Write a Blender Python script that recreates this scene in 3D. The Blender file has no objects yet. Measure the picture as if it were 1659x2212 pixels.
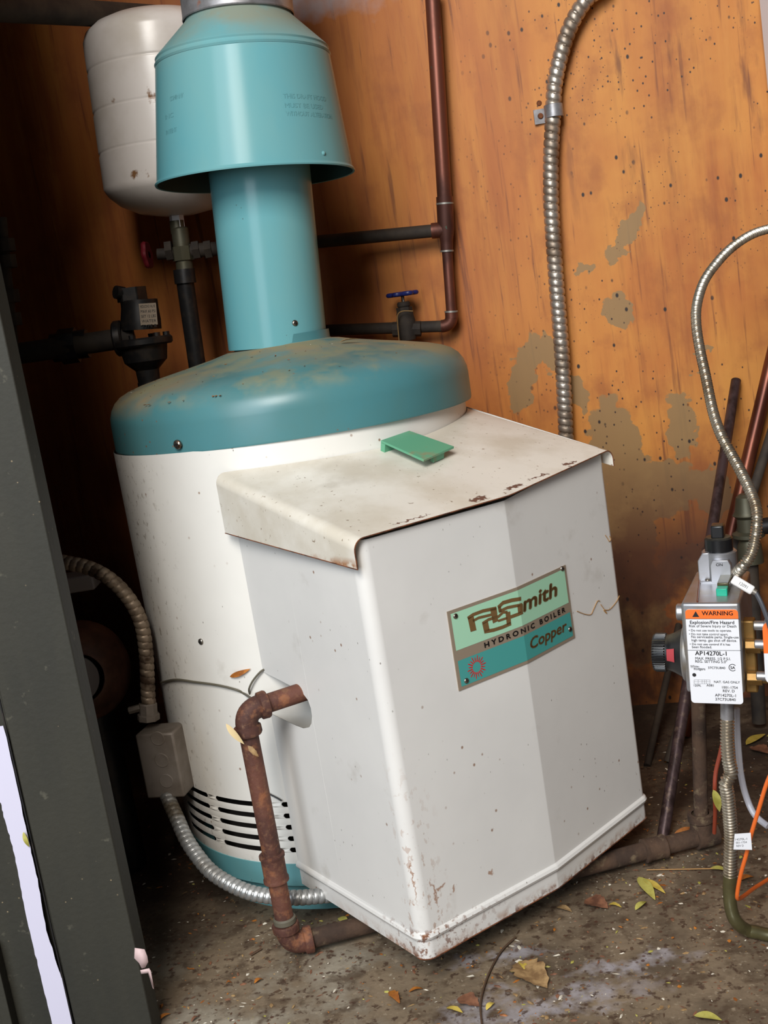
import bpy, bmesh, math, random
from mathutils import Vector as V, Matrix, noise as mnoise
random.seed(7)
sc = bpy.context.scene
COL = sc.collection
PI = math.pi

# ------------------------------------------------------------------ camera
FPX = 2450.0; IW, IH = 1659, 2212
CAM = V((0, 0, .82))
_p = math.radians(10.0); _r = math.radians(9.1)
_f = V((0, math.cos(_p), -math.sin(_p))); _r0 = V((1, 0, 0)); _u0 = _r0.cross(_f)
_R = math.cos(_r)*_r0 - math.sin(_r)*_u0
_U = math.sin(_r)*_r0 + math.cos(_r)*_u0
cd = bpy.data.cameras.new('camera'); cam = bpy.data.objects.new('camera', cd); COL.objects.link(cam)
cd.sensor_fit = 'VERTICAL'; cd.sensor_height = 24.0; cd.sensor_width = 18.0
cd.lens = FPX/IH*24.0; cd.clip_start = .02
cam.matrix_world = Matrix.Translation(CAM) @ Matrix((_R, _U, -_f)).transposed().to_4x4()
sc.camera = cam

# ------------------------------------------------------------------ light
sc.view_settings.view_transform = 'Standard'; sc.view_settings.look = 'None'
sc.view_settings.gamma = 1; sc.view_settings.use_curve_mapping = False
sc.view_settings.exposure = 0.0
w = bpy.data.worlds.new('daylight'); sc.world = w; w.use_nodes = True
w.node_tree.nodes['Background'].inputs[0].default_value = (.62, .75, 1, 1)
w.node_tree.nodes['Background'].inputs[1].default_value = .045

def area(name, loc, target, sx, sy, power, col):
    l = bpy.data.lights.new(name, 'AREA'); l.shape = 'RECTANGLE'; l.size = sx; l.size_y = sy
    l.energy = power; l.color = col
    o = bpy.data.objects.new(name, l); COL.objects.link(o); o.location = loc
    o.rotation_euler = (V(target)-V(loc)).to_track_quat('-Z', 'Y').to_euler(); return o
area('open_sky_left', (-1.15, -1.10, 1.80), (-.1, 1.6, .7), 1.3, 2.6, 86, (.84, .92, 1.0))
area('open_sky_front', (-.42, -1.3, 2.65), (.0, 1.7, .5), .9, 1.4, 94, (1.0, .95, .88))

# ------------------------------------------------------------------ helpers
def at(x, y, Y):
    d = _f*FPX + _R*(x-IW/2) - _U*(y-IH/2); d = d/d.y
    return CAM + d*Y
def raydir(x, y):
    return _f*FPX + _R*(x-IW/2) - _U*(y-IH/2)
def flo(x, y, z=0.0):
    d = raydir(x, y); return CAM + d*((z-CAM.z)/d.z)
def wy(X): return 2.1875-.25*X                      # the back wall's plane
def wall(x, y, off=0.0):
    d = raydir(x, y); d = d/d.y
    return CAM + d*((2.1875-off)/(1+.25*d.x))
AX, AY, BR = -.1202, 1.7481, .27                    # boiler axis and radius
def cyl(x, y, R=BR):
    d = raydir(x, y); d = d/d.y
    a = d.x**2+1; b = -2*(d.x*AX+AY); c = AX*AX+AY*AY-R*R
    t = (-b-math.sqrt(max(b*b-4*a*c, 0)))/(2*a); return CAM + d*t

class MB:
    def __init__(s): s.v = []; s.f = []; s.m = []; s.sm = []
    def add(s, vs, fs, M=None, mi=0, smooth=False):
        o = len(s.v)
        for p in vs: s.v.append(tuple(M @ V(p)) if M is not None else tuple(p))
        for f in fs: s.f.append([o+i for i in f]); s.m.append(mi); s.sm.append(smooth)
        return s
    def box(s, lo, hi, M=None, mi=0):
        x0, y0, z0 = lo; x1, y1, z1 = hi
        vs = [(x0,y0,z0),(x1,y0,z0),(x1,y1,z0),(x0,y1,z0),(x0,y0,z1),(x1,y0,z1),(x1,y1,z1),(x0,y1,z1)]
        return s.add(vs, [(0,3,2,1),(4,5,6,7),(0,1,5,4),(1,2,6,5),(2,3,7,6),(3,0,4,7)], M, mi)
    def prism(s, poly, z0, z1, M=None, mi=0):          # polygon in local xy, extruded in z
        n = len(poly)
        vs = [(x, y, z0) for x, y in poly]+[(x, y, z1) for x, y in poly]
        fs = [tuple(range(n-1, -1, -1)), tuple(range(n, 2*n))]+[(i, (i+1) % n, n+(i+1) % n, n+i) for i in range(n)]
        return s.add(vs, fs, M, mi)
    def lathe(s, prof, M=None, mi=0, n=48, a0=0, a1=2*PI, rf=None, smooth=True):   # profile (r, z)
        full = abs(a1-a0-2*PI) < 1e-6; m = n if full else n+1
        vs = []
        for r, z in prof:
            for i in range(m):
                a = a0+(a1-a0)*i/n; rr = r*(rf(a, z) if rf else 1)
                vs.append((rr*math.cos(a), rr*math.sin(a), z))
        fs = []
        for j in range(len(prof)-1):
            for i in range(n):
                k = (i+1) % m
                fs.append((j*m+i, j*m+k, (j+1)*m+k, (j+1)*m+i))
        return s.add(vs, fs, M, mi, smooth)
    def disc(s, r, z, M=None, mi=0, n=48, up=True):
        vs = [(r*math.cos(2*PI*i/n), r*math.sin(2*PI*i/n), z) for i in range(n)]
        return s.add(vs, [tuple(range(n)) if up else tuple(range(n-1, -1, -1))], M, mi)
    def cylr(s, r, z0, z1, M=None, mi=0, n=32, bev=0.0):
        if bev: s.lathe([(r-bev, z0), (r, z0+bev), (r, z1-bev), (r-bev, z1)], M, mi, n)
        else: s.lathe([(r, z0), (r, z1)], M, mi, n)
        s.disc(r-bev, z0, M, mi, n, False); return s.disc(r-bev, z1, M, mi, n)
    def sweep(s, pts, r, n=16, mi=0, caps=True, M=None):   # r: number or function(length, angle)
        P = [V(p) for p in pts]; N = len(P); T = []
        for i in range(N):
            t = P[min(i+1, N-1)]-P[max(i-1, 0)]; T.append(t.normalized())
        up = V((0, 0, 1)) if abs(T[0].z) < .9 else V((1, 0, 0))
        nx = T[0].cross(up).normalized(); L = 0; vs = []
        for i in range(N):
            if i: L += (P[i]-P[i-1]).length
            nx = (nx-T[i]*nx.dot(T[i])).normalized(); ny = T[i].cross(nx)
            for k in range(n):
                a = 2*PI*k/n; rr = r(L, a) if callable(r) else r
                vs.append(P[i]+(nx*math.cos(a)+ny*math.sin(a))*rr)
        fs = [(i*n+k, i*n+(k+1) % n, (i+1)*n+(k+1) % n, (i+1)*n+k) for i in range(N-1) for k in range(n)]
        s.add(vs, fs, M, mi, True)
        if caps: s.add(vs[:n], [tuple(range(n-1, -1, -1))], M, mi); s.add(vs[-n:], [tuple(range(n))], M, mi)
        return s
    def tube(s, a, b, r, n=24, mi=0, M=None):
        a, b = V(a), V(b); return s.sweep([a, (a+b)/2, b], r, n, mi, True, M)
    def build(s, name, mats, parent=None, sharp=35, bevel=0, seg=2, solid=0, origin=None):
        me = bpy.data.meshes.new(name); o = bpy.data.objects.new(name, me)
        if parent is not None: base = WL[parent.name]
        elif origin is not None: base = V(origin)
        else:
            vs = [V(v) for v in s.v]
            base = V((sum(v.x for v in vs)/len(vs), sum(v.y for v in vs)/len(vs), min(v.z for v in vs)))
        me.from_pydata([tuple(V(v)-base) for v in s.v], [], s.f)
        for m in (mats if isinstance(mats, (list, tuple)) else [mats]): me.materials.append(m)
        for p, mi, sm in zip(me.polygons, s.m, s.sm): p.material_index = mi; p.use_smooth = sm or bevel > 0
        me.update()
        if solid:
            bb = bmesh.new(); bb.from_mesh(me); bmesh.ops.remove_doubles(bb, verts=bb.verts, dist=2e-6); bb.to_mesh(me); bb.free()
        COL.objects.link(o)
        if parent is not None: o.parent = parent
        else: o.location = base
        WL[o.name] = base
        try: me.set_sharp_from_angle(angle=math.radians(sharp))
        except Exception: pass
        if any(s.sm): WNORM.append(o)
        if solid:
            md = o.modifiers.new('thickness', 'SOLIDIFY'); md.thickness = solid; md.offset = 1
        if bevel:
            md = o.modifiers.new('bevel', 'BEVEL'); md.width = bevel; md.segments = seg; md.limit_method = 'ANGLE'; md.angle_limit = math.radians(35)
        return o
WL = {}
WNORM = []
def tag(o, label, cat, group=None, kind=None):
    o['label'] = label; o['category'] = cat
    if group: o['group'] = group
    if kind: o['kind'] = kind
    return o
def thing(name, loc, label, cat, group=None):
    o = bpy.data.objects.new(name, None); COL.objects.link(o); o.location = loc; o.empty_display_size = .05
    WL[o.name] = V(loc); return tag(o, label, cat, group)
def struct(o): o['kind'] = 'structure'; return o
def frame(o, x, z):                                   # local frame: x axis, z axis (out)
    x = V(x).normalized(); z = V(z); z = (z-x*z.dot(x)).normalized(); y = z.cross(x)
    return Matrix.Translation(V(o)) @ Matrix((x, y, z)).transposed().to_4x4()
def axframe(o, z):                                    # frame whose z is the given axis
    z = V(z).normalized(); x = V((1, 0, 0)) if abs(z.x) < .8 else V((0, 1, 0))
    return frame(o, x-z*x.dot(z), z)
def spline(pts, step=.003):                           # Catmull-Rom resampled to even steps
    P = [V(p) for p in pts]; P = [P[0]*2-P[1]]+P+[P[-1]*2-P[-2]]; out = []
    for i in range(1, len(P)-2):
        for k in range(24):
            t = k/24; a, b, c, d = P[i-1:i+3]
            out.append(.5*((2*b)+(c-a)*t+(2*a-5*b+4*c-d)*t*t+(3*b-a-3*c+d)*t**3))
    out.append(P[-2]); res = [out[0]]; acc = 0
    for i in range(1, len(out)):
        seg = (out[i]-out[i-1]).length; p = out[i-1]
        while acc+seg >= step:
            q = (step-acc)/seg; p = p+(out[i]-p)*q; res.append(p.copy()); seg = (out[i]-p).length; acc = 0
            if seg < 1e-9: break
        acc += seg
    return res
def flex(r, pitch, amp, strip=True):                  # wound-metal profile
    def f(L, a):
        ph = (L/pitch+a/(2*PI)) % 1.0
        if strip: return r-amp*.9 if ph < .12 else r+amp*(1-((ph-.56)/.44)**4)*.8
        return r+amp*math.cos(2*PI*L/pitch)
    return f
_text_cache = {}
def text2d(st):
    if st not in _text_cache:
        c = bpy.data.curves.new('t', 'FONT'); c.body = st; c.size = 1; c.resolution_u = 3
        o = bpy.data.objects.new('t', c); COL.objects.link(o)
        bpy.context.view_layer.update()
        me = bpy.data.meshes.new_from_object(o.evaluated_get(bpy.context.evaluated_depsgraph_get()))
        vs = [(v.co.x, v.co.y) for v in me.vertices]; fs = [tuple(p.vertices) for p in me.polygons]
        bpy.data.objects.remove(o); bpy.data.meshes.remove(me)
        x0 = min(v[0] for v in vs); x1 = max(v[0] for v in vs)
        _text_cache[st] = ([(x-x0, y) for x, y in vs], fs, x1-x0)
    return _text_cache[st]
def put_text(mb, st, fmap, x0, x1, y, h=None, bold=0, slant=0, mi=0):
    vs, fs, wd = text2d(st); k = (x1-x0)/wd; hy = k if h is None else h/.70
    offs = [(0, 0)] if not bold else [(-bold, 0), (0, bold*.7), (bold, 0), (0, -bold*.7)]
    for ox, oy in offs:
        mb.add([fmap(x0+vx*k+ox+slant*vy*hy, y+vy*hy+oy) for vx, vy in vs], fs, None, mi)

# ------------------------------------------------------------------ materials
def lin(c):
    return tuple((x/255/12.92 if x/255 <= .04045 else ((x/255+.055)/1.055)**2.4) for x in c)+(1,)
def mat(name, col, rough=.5, metal=0.0, layers=(), bump=0, bscale=60, spec=.5, coat=0, emis=None, trans=0, alpha=1):
    m = bpy.data.materials.new(name); m.use_nodes = True; nt = m.node_tree; N = nt.nodes; Lk = nt.links
    b = N['Principled BSDF']; b.inputs['Base Color'].default_value = lin(col); b.inputs['Roughness'].default_value = rough
    b.inputs['Metallic'].default_value = metal; b.inputs['Specular IOR Level'].default_value = spec
    b.inputs['Coat Weight'].default_value = coat; b.inputs['Transmission Weight'].default_value = trans
    b.inputs['Alpha'].default_value = alpha
    geo = N.new('ShaderNodeNewGeometry'); pos = geo.outputs['Position']; cur = None
    rg = None
    def mp(sc_, loc=(0, 0, 0)):
        q = N.new('ShaderNodeMapping'); Lk.new(pos, q.inputs[0]); q.inputs['Scale'].default_value = sc_; q.inputs['Location'].default_value = loc
        return q.outputs[0]
    def rng(x, a, b_, c=0, d=1):
        q = N.new('ShaderNodeMapRange'); q.clamp = True; q.interpolation_type = 'LINEAR'
        Lk.new(x, q.inputs[0]); q.inputs[1].default_value = a; q.inputs[2].default_value = b_; q.inputs[3].default_value = c; q.inputs[4].default_value = d
        return q.outputs[0]
    def mth(op, x, y):
        q = N.new('ShaderNodeMath'); q.operation = op
        for i, z in enumerate((x, y)):
            if isinstance(z, (int, float)): q.inputs[i].default_value = z
            else: Lk.new(z, q.inputs[i])
        return q.outputs[0]
    for ly in layers:
        kind = ly.get('kind', 'noise'); s = ly.get('scale', (1, 1, 1)); s = s if isinstance(s, tuple) else (s, s, s)
        if kind == 'noise':
            q = N.new('ShaderNodeTexNoise'); q.inputs['Scale'].default_value = 1; q.inputs['Detail'].default_value = ly.get('detail', 5)
            q.inputs['Roughness'].default_value = ly.get('nr', .6); Lk.new(mp(s, ly.get('loc', (0, 0, 0))), q.inputs['Vector']); x = q.outputs['Fac']
        elif kind == 'voronoi':
            q = N.new('ShaderNodeTexVoronoi'); q.inputs['Scale'].default_value = 1; Lk.new(mp(s, ly.get('loc', (0, 0, 0))), q.inputs['Vector']); x = q.outputs['Distance']
        elif kind == 'ellipses':            # wear patches: list of (cx, cz, rx, rz, rot)
            nz = N.new('ShaderNodeTexNoise'); nz.inputs['Scale'].default_value = ly.get('ns', 30); nz.inputs['Detail'].default_value = 6; Lk.new(pos, nz.inputs['Vector'])
            sb = N.new('ShaderNodeVectorMath'); sb.operation = 'SUBTRACT'; Lk.new(nz.outputs['Color'], sb.inputs[0]); sb.inputs[1].default_value = (.5, .5, .5)
            ml = N.new('ShaderNodeVectorMath'); ml.operation = 'MULTIPLY'; Lk.new(sb.outputs[0], ml.inputs[0]); ml.inputs[1].default_value = (ly.get('na', .1),)*3
            ad = N.new('ShaderNodeVectorMath'); ad.operation = 'ADD'; Lk.new(pos, ad.inputs[0]); Lk.new(ml.outputs[0], ad.inputs[1])
            sw = N.new('ShaderNodeVectorMath'); sw.operation = 'MULTIPLY'; Lk.new(ad.outputs[0], sw.inputs[0]); sw.inputs[1].default_value = ly.get('axes', (1, 0, 1))
            x = None
            for cx, cz, rx, rz, rot in ly['list']:
                q = N.new('ShaderNodeMapping'); q.vector_type = 'TEXTURE'; Lk.new(sw.outputs[0], q.inputs[0])
                if ly.get('plane', 'xz') == 'xz':
                    q.inputs['Location'].default_value = (cx, 0, cz); q.inputs['Rotation'].default_value = (0, -rot, 0); q.inputs['Scale'].default_value = (rx, 1, rz)
                else:
                    q.inputs['Location'].default_value = (cx, cz, 0); q.inputs['Rotation'].default_value = (0, 0, rot); q.inputs['Scale'].default_value = (rx, rz, 1)
                ln = N.new('ShaderNodeVectorMath'); ln.operation = 'LENGTH'; Lk.new(q.outputs[0], ln.inputs[0])
                x = ln.outputs['Value'] if x is None else mth('MINIMUM', x, ln.outputs['Value'])
        fac = rng(x, ly.get('lo', .5), ly.get('hi', .6), 0, ly.get('fac', 1))
        for ax, a0, a1 in ly.get('ramps', ()):       # limits the layer along a world axis
            sp = N.new('ShaderNodeSeparateXYZ'); Lk.new(pos, sp.inputs[0]); fac = mth('MULTIPLY', fac, rng(sp.outputs[ax], a0, a1))
        if 'noise2' in ly:
            q = N.new('ShaderNodeTexNoise'); q.inputs['Scale'].default_value = ly['noise2'][0]; q.inputs['Detail'].default_value = 3; Lk.new(pos, q.inputs['Vector'])
            fac = mth('MULTIPLY', fac, rng(q.outputs['Fac'], ly['noise2'][1], ly['noise2'][2]))
        if 'upward' in ly:                            # settled dust lies on upward faces
            sp = N.new('ShaderNodeSeparateXYZ'); Lk.new(geo.outputs['Normal'], sp.inputs[0]); fac = mth('MULTIPLY', fac, rng(sp.outputs[2], *ly['upward']))
        mx = N.new('ShaderNodeMix'); mx.data_type = 'RGBA'; Lk.new(fac, mx.inputs[0])
        if cur is None: mx.inputs[6].default_value = lin(col)
        else: Lk.new(cur, mx.inputs[6])
        mx.inputs[7].default_value = lin(ly['col']); cur = mx.outputs[2]
        if 'rough' in ly:
            mr = N.new('ShaderNodeMix'); mr.data_type = 'FLOAT'; Lk.new(fac, mr.inputs[0])
            if rg is None: mr.inputs[2].default_value = rough
            else: Lk.new(rg, mr.inputs[2])
            mr.inputs[3].default_value = ly['rough']; rg = mr.outputs[0]
    if cur is not None: Lk.new(cur, b.inputs['Base Color'])
    if rg is not None: Lk.new(rg, b.inputs['Roughness'])
    if bump:
        q = N.new('ShaderNodeTexNoise'); q.inputs['Detail'].default_value = 6; q.inputs['Scale'].default_value = 1
        bs = bscale if isinstance(bscale, tuple) else (bscale,)*3; Lk.new(mp(bs), q.inputs['Vector'])
        bm_ = N.new('ShaderNodeBump'); bm_.inputs['Strength'].default_value = bump; bm_.inputs['Distance'].default_value = .002
        Lk.new(q.outputs['Fac'], bm_.inputs['Height']); Lk.new(bm_.outputs[0], b.inputs['Normal'])
    return m

RUST = (112, 62, 34)
M = {}
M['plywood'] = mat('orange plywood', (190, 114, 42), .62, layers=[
    dict(col=(160, 84, 30), scale=(9, 9, 1.3), lo=.38, hi=.72, fac=.9),
    dict(col=(208, 140, 58), scale=(26, 26, 2.5), lo=.5, hi=.75, fac=.55),
    dict(col=(142, 70, 22), scale=(60, 60, 5), lo=.53, hi=.72, fac=.55),
    dict(col=(212, 146, 60), scale=3.0, lo=.38, hi=.58, fac=.55, ramps=((0, .22, .5),)),
    dict(col=(150, 80, 28), scale=(12, 12, 9), lo=.52, hi=.68, fac=.55),
    dict(col=(98, 48, 18), scale=(24, 24, 4.5), lo=.58, hi=.68, fac=.7, ramps=((2, .75, 1.15), (0, .30, .45))),
    dict(col=(112, 56, 22), scale=(70, 70, 3), lo=.60, hi=.68, fac=.7),
    dict(col=(112, 56, 44), scale=2.0, lo=.3, hi=.7, fac=.6, ramps=((0, .05, -.2),)),  # darker, redder tone of low light painted into the left of the wall
    dict(kind='ellipses', col=(142, 112, 70), ns=45, na=.055, lo=1.03, hi=.97, fac=.9, list=[
        (.505, .885, .014, .062, -.65), (.425, .835, .018, .010, 0), (.475, .75, .026, .032, .2), (.30, .665, .024, .075, -.35), (.345, .70, .016, .04, 0),
        (.445, .50, .045, .10, .1), (.50, .42, .085, .055, 0), (.56, .53, .025, .06, 0), (.45, .36, .05, .10, 0), (.60, .40, .035, .05, 0),
        (.44, .20, .06, .12, 0), (.56, .27, .07, .035, .1), (.61, .655, .014, .006, 0), (.60, .62, .008, .005, 0), (.39, .61, .012, .035, .2)]),
    dict(col=(82, 40, 20), scale=7, lo=.26, hi=.50, fac=.92, ramps=((2, .50, .30),)),  # brown moisture mottling, also painted in for the cover's shadow
    dict(col=(58, 28, 14), scale=(12, 12, 8), lo=.40, hi=.60, fac=.8, ramps=((2, .36, .20),)),  # deeper tone near the floor, same painted shadow with the mottling
    dict(kind='voronoi', col=(34, 16, 8), scale=(38, 38, 26), lo=.13, hi=.08, noise2=(5, .48, .53), ramps=((0, .22, .38),)),
    dict(kind='voronoi', col=(50, 24, 12), scale=(80, 80, 60), lo=.15, hi=.09, noise2=(4, .44, .50), ramps=((0, .12, .45),)),
    dict(kind='voronoi', col=(70, 34, 14), scale=(140, 140, 100), lo=.16, hi=.10, noise2=(6, .50, .56), ramps=((0, .3, .5), (2, .6, .9))),
    dict(kind='ellipses', col=(172, 158, 160), ns=20, na=.12, lo=1.2, hi=.5, fac=.8, list=[(.02, 1.42, .16, .055, -.2)]),
], bump=.25, bscale=(50, 50, 8))
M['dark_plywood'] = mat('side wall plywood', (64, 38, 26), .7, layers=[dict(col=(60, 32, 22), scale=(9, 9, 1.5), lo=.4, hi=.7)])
M['concrete'] = mat('dirty concrete', (128, 110, 88), .8, layers=[
    dict(col=(84, 70, 54), scale=9, lo=.40, hi=.62, fac=.95),
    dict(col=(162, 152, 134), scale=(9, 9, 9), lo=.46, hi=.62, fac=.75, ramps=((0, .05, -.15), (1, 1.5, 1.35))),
    dict(col=(74, 56, 38), scale=26, lo=.52, hi=.64, fac=.8),
    dict(kind='ellipses', plane='xy', axes=(1, 1, 0), col=(160, 154, 158), ns=34, na=.10, lo=1.3, hi=.4, fac=.8, noise2=(40, .36, .56), list=[(.02, 1.215, .045, .03, .2), (.115, 1.20, .11, .022, .1), (.21, 1.255, .08, .018, 0), (.06, 1.31, .06, .018, 0), (-.02, 1.16, .04, .02, 0)]),
    dict(col=(64, 42, 26), scale=(70, 70, 70), lo=.56, hi=.63, fac=.85),
    dict(col=(150, 134, 112), scale=(110, 110, 110), lo=.60, hi=.66, fac=.7),
    dict(kind='voronoi', col=(72, 38, 20), scale=85, lo=.26, hi=.15, noise2=(9, .46, .58), fac=.85),
    dict(kind='voronoi', col=(178, 170, 150), scale=(90, 90, 90), lo=.13, hi=.08, noise2=(14, .5, .6), fac=.8),
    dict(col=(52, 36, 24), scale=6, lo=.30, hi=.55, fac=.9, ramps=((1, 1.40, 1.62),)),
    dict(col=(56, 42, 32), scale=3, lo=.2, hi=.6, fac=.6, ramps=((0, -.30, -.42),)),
], bump=.6, bscale=90)
def enamel(name, col, rough, zrust=None, extra=()):
    ls = [dict(col=tuple(int(c*.93) for c in col), scale=3.5, lo=.4, hi=.7, fac=.6),
          dict(col=(150, 138, 120), scale=(9, 9, 9), lo=.62, hi=.8, fac=.5),
          dict(kind='voronoi', col=(128, 84, 48), scale=(44, 44, 40), lo=.10, hi=.05, noise2=(7, .50, .58), fac=.8),
          dict(kind='voronoi', col=(84, 70, 58), scale=(95, 95, 60), lo=.10, hi=.05, noise2=(12, .52, .6), fac=.7)]
    return mat(name, col, rough, layers=ls+list(extra), bump=.06, bscale=40, spec=.5)
M['jacket'] = enamel('white jacket enamel', (226, 222, 214), .32, extra=[
    dict(col=(172, 150, 112), scale=(6, 6, 3), lo=.42, hi=.68, fac=.7, ramps=((0, -.26, -.36), (2, .62, .2))),
    dict(col=(110, 88, 62), scale=(130, 130, 90), lo=.60, hi=.66, fac=.7, ramps=((0, -.28, -.36),)),
    dict(col=(128, 92, 60), scale=(20, 20, 20), lo=.55, hi=.66, fac=.8, ramps=((2, .10, .06),))])
M['cover'] = enamel('white cover enamel', (222, 219, 214), .38, extra=[
    dict(col=(150, 98, 56), scale=(60, 60, 60), lo=.46, hi=.60, fac=.8, rough=.9, ramps=((2, .066, .050), (0, -.17, -.08))),
    dict(col=(110, 62, 32), scale=(90, 90, 90), lo=.54, hi=.61, fac=.9, rough=.9, ramps=((2, .062, .052), (0, -.12, -.05))),
    dict(col=(150, 100, 60), scale=(120, 120, 70), lo=.58, hi=.63, fac=.85, rough=.9, ramps=((2, .32, .10), (1, 1.275, 1.248))),
    dict(col=(112, 66, 38), scale=(110, 110, 110), lo=.54, hi=.60, fac=.9, rough=.9, ramps=((2, .090, .084), (1, 1.33, 1.25))),
    dict(kind='ellipses', col=(146, 96, 58), ns=160, na=.014, lo=1.2, hi=.6, fac=.75, list=[(-.0125, .130, .0018, .019, .1), (-.0045, .1325, .007, .0022, .3), (.0115, .122, .0022, .006, -.4), (.0600, .1185, .0032, .0035, 0), (-.0350, .156, .0012, .03, 0)])
])
M['cover_top'] = enamel('white top plate enamel', (226, 220, 208), .42, extra=[
    dict(col=(198, 188, 170), scale=(10, 10, 10), lo=.42, hi=.65, fac=.75),
    dict(col=(120, 96, 72), scale=(150, 150, 150), lo=.66, hi=.70, fac=.8),
    dict(kind='ellipses', plane='xy', axes=(1, 1, 0), col=(96, 52, 28), ns=140, na=.022, lo=1.1, hi=.8, fac=.95, rough=.95, list=[(.1150, 1.350, .012, .006, .65), (.165, 1.388, .016, .004, .65), (.250, 1.466, .012, .004, .75), (.2, 1.42, .02, .002, .7), (.03, 1.292, .03, .0015, .6)]),
    dict(col=(150, 98, 54), scale=(50, 50, 50), lo=.45, hi=.58, fac=.9, rough=.95, ramps=((2, .5555, .5465),))])
M['rust'] = mat('rust', (118, 68, 38), .95, layers=[dict(col=(70, 38, 22), scale=80, lo=.45, hi=.6)], bump=.5, bscale=200)
M['rust_pipe'] = mat('rusty iron pipe', (98, 58, 44), .75, layers=[
    dict(col=(68, 38, 30), scale=14, lo=.40, hi=.62), dict(col=(138, 86, 54), scale=50, lo=.54, hi=.66, fac=.8), dict(col=(120, 84, 60), scale=120, lo=.52, hi=.66, fac=.6),
    dict(col=(150, 140, 124), scale=(30, 30, 30), lo=.66, hi=.72, fac=.5)], bump=.4, bscale=180)
M['dull_pipe'] = mat('dirty buried iron pipe', (84, 62, 46), .9, layers=[
    dict(col=(56, 40, 30), scale=18, lo=.42, hi=.62), dict(col=(130, 112, 86), scale=50, lo=.56, hi=.7, fac=.7)], bump=.5, bscale=150)
TEAL = (106, 155, 157)
dust = dict(col=(150, 132, 98), scale=(5, 5, 5), lo=.40, hi=.60, fac=.85, rough=.9, upward=(.45, .95))
M['teal_lid'] = mat('teal enamel under dust', (76, 120, 122), .30, layers=[
    dict(col=(72, 124, 130), scale=6, lo=.4, hi=.65),
    dict(col=(150, 128, 92), scale=(8, 8, 8), lo=.38, hi=.54, fac=.92, rough=.9, upward=(.5, .95), ramps=((1, 1.52, 1.66),)),
    dict(col=(140, 118, 84), scale=(9, 9, 9), lo=.36, hi=.56, fac=.9, rough=.9, upward=(.2, .7), ramps=((0, -.16, -.32),)),
    dict(col=(132, 130, 100), scale=(14, 14, 14), lo=.44, hi=.62, fac=.7, rough=.85, upward=(.35, .8)),
    dict(kind='voronoi', col=(128, 74, 38), scale=55, lo=.10, hi=.05, noise2=(8, .5, .58), fac=.9)], bump=.05, bscale=30, spec=.35)
M['teal'] = mat('teal enamel', TEAL, .22, layers=[
    dict(col=(86, 152, 162), scale=(5, 5, 2), lo=.4, hi=.7, fac=.8),
    dict(col=(136, 128, 106), scale=(7, 7, 4), lo=.50, hi=.72, fac=.6, rough=.8, ramps=((0, .0, .07),)),
    dict(kind='voronoi', col=(70, 70, 56), scale=60, lo=.07, hi=.04, noise2=(9, .5, .58), fac=.7)], bump=.03, bscale=30, spec=.15)
M['teal_hood'] = mat('teal hood enamel', TEAL, .22, layers=[
    dict(col=(86, 152, 162), scale=(5, 5, 2), lo=.4, hi=.7, fac=.8),
    dict(col=(140, 130, 104), scale=(7, 7, 5), lo=.40, hi=.62, fac=.7, rough=.85, ramps=((2, 1.19, 1.24),)),
    dict(col=(132, 128, 112), scale=(7, 7, 3), lo=.45, hi=.7, fac=.6, rough=.8, ramps=((0, -.02, .05),))], bump=.03, bscale=30, spec=.15)
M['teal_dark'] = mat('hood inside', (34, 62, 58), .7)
M['galv'] = mat('galvanised steel', (160, 158, 160), .45, .6, layers=[dict(col=(120, 116, 116), scale=30, lo=.4, hi=.65), dict(col=(140, 82, 50), scale=26, lo=.60, hi=.68, rough=.9, ramps=((2, 1.32, 1.28),))])
M['conduit'] = mat('steel flexible conduit', (186, 176, 164), .36, .75, layers=[dict(col=(120, 98, 76), scale=14, lo=.46, hi=.62, fac=.8, rough=.6)])
M['conduit_old'] = mat('dirty flexible conduit', (150, 132, 112), .5, .6, layers=[dict(col=(70, 52, 38), scale=20, lo=.45, hi=.6, rough=.8)])
M['conduit_mixed'] = mat('galvanised flexible conduit', (178, 178, 176), .4, .7, layers=[dict(col=(98, 84, 62), scale=16, lo=.45, hi=.62, fac=.9, rough=.7, ramps=((0, -.22, -.34),))])
M['stainless'] = mat('corrugated stainless tube', (190, 180, 164), .33, .9, layers=[dict(col=(150, 130, 104), scale=20, lo=.5, hi=.65, fac=.7)])
M['copper'] = mat('tarnished copper pipe', (116, 66, 50), .42, .55, layers=[dict(col=(74, 42, 34), scale=(18, 18, 6), lo=.42, hi=.62, rough=.6), dict(col=(60, 108, 92), scale=(60, 60, 30), lo=.66, hi=.70, fac=.8)])
M['copper_bright'] = mat('brown copper pipe', (128, 72, 50), .35, .6, layers=[dict(col=(86, 44, 32), scale=(12, 12, 4), lo=.42, hi=.65)])
M['solder'] = mat('solder ring', (150, 146, 138), .5, .6)
M['dark_pipe'] = mat('dusty dark pipe', (62, 52, 42), .8, layers=[dict(col=(38, 31, 26), scale=20, lo=.4, hi=.65)], bump=.2)
M['black_iron'] = mat('black iron', (34, 33, 34), .4, .3, layers=[dict(col=(52, 46, 42), scale=40, lo=.5, hi=.65)])
M['rod'] = mat('purple brown steel rod', (84, 66, 66), .38, .5, layers=[dict(col=(54, 40, 38), scale=(40, 40, 10), lo=.45, hi=.6), dict(col=(120, 100, 86), scale=90, lo=.55, hi=.68, fac=.8, ramps=((2, .45, .2),))])
M['zinc'] = mat('die cast zinc', (164, 164, 168), .38, .75, layers=[dict(col=(150, 138, 116), scale=22, lo=.5, hi=.68, fac=.7)])
M['black_plastic'] = mat('black plastic', (20, 20, 22), .32, layers=[dict(col=(90, 84, 66), scale=26, lo=.5, hi=.68, fac=.6, upward=(.6, .95), rough=.8)])
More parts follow.
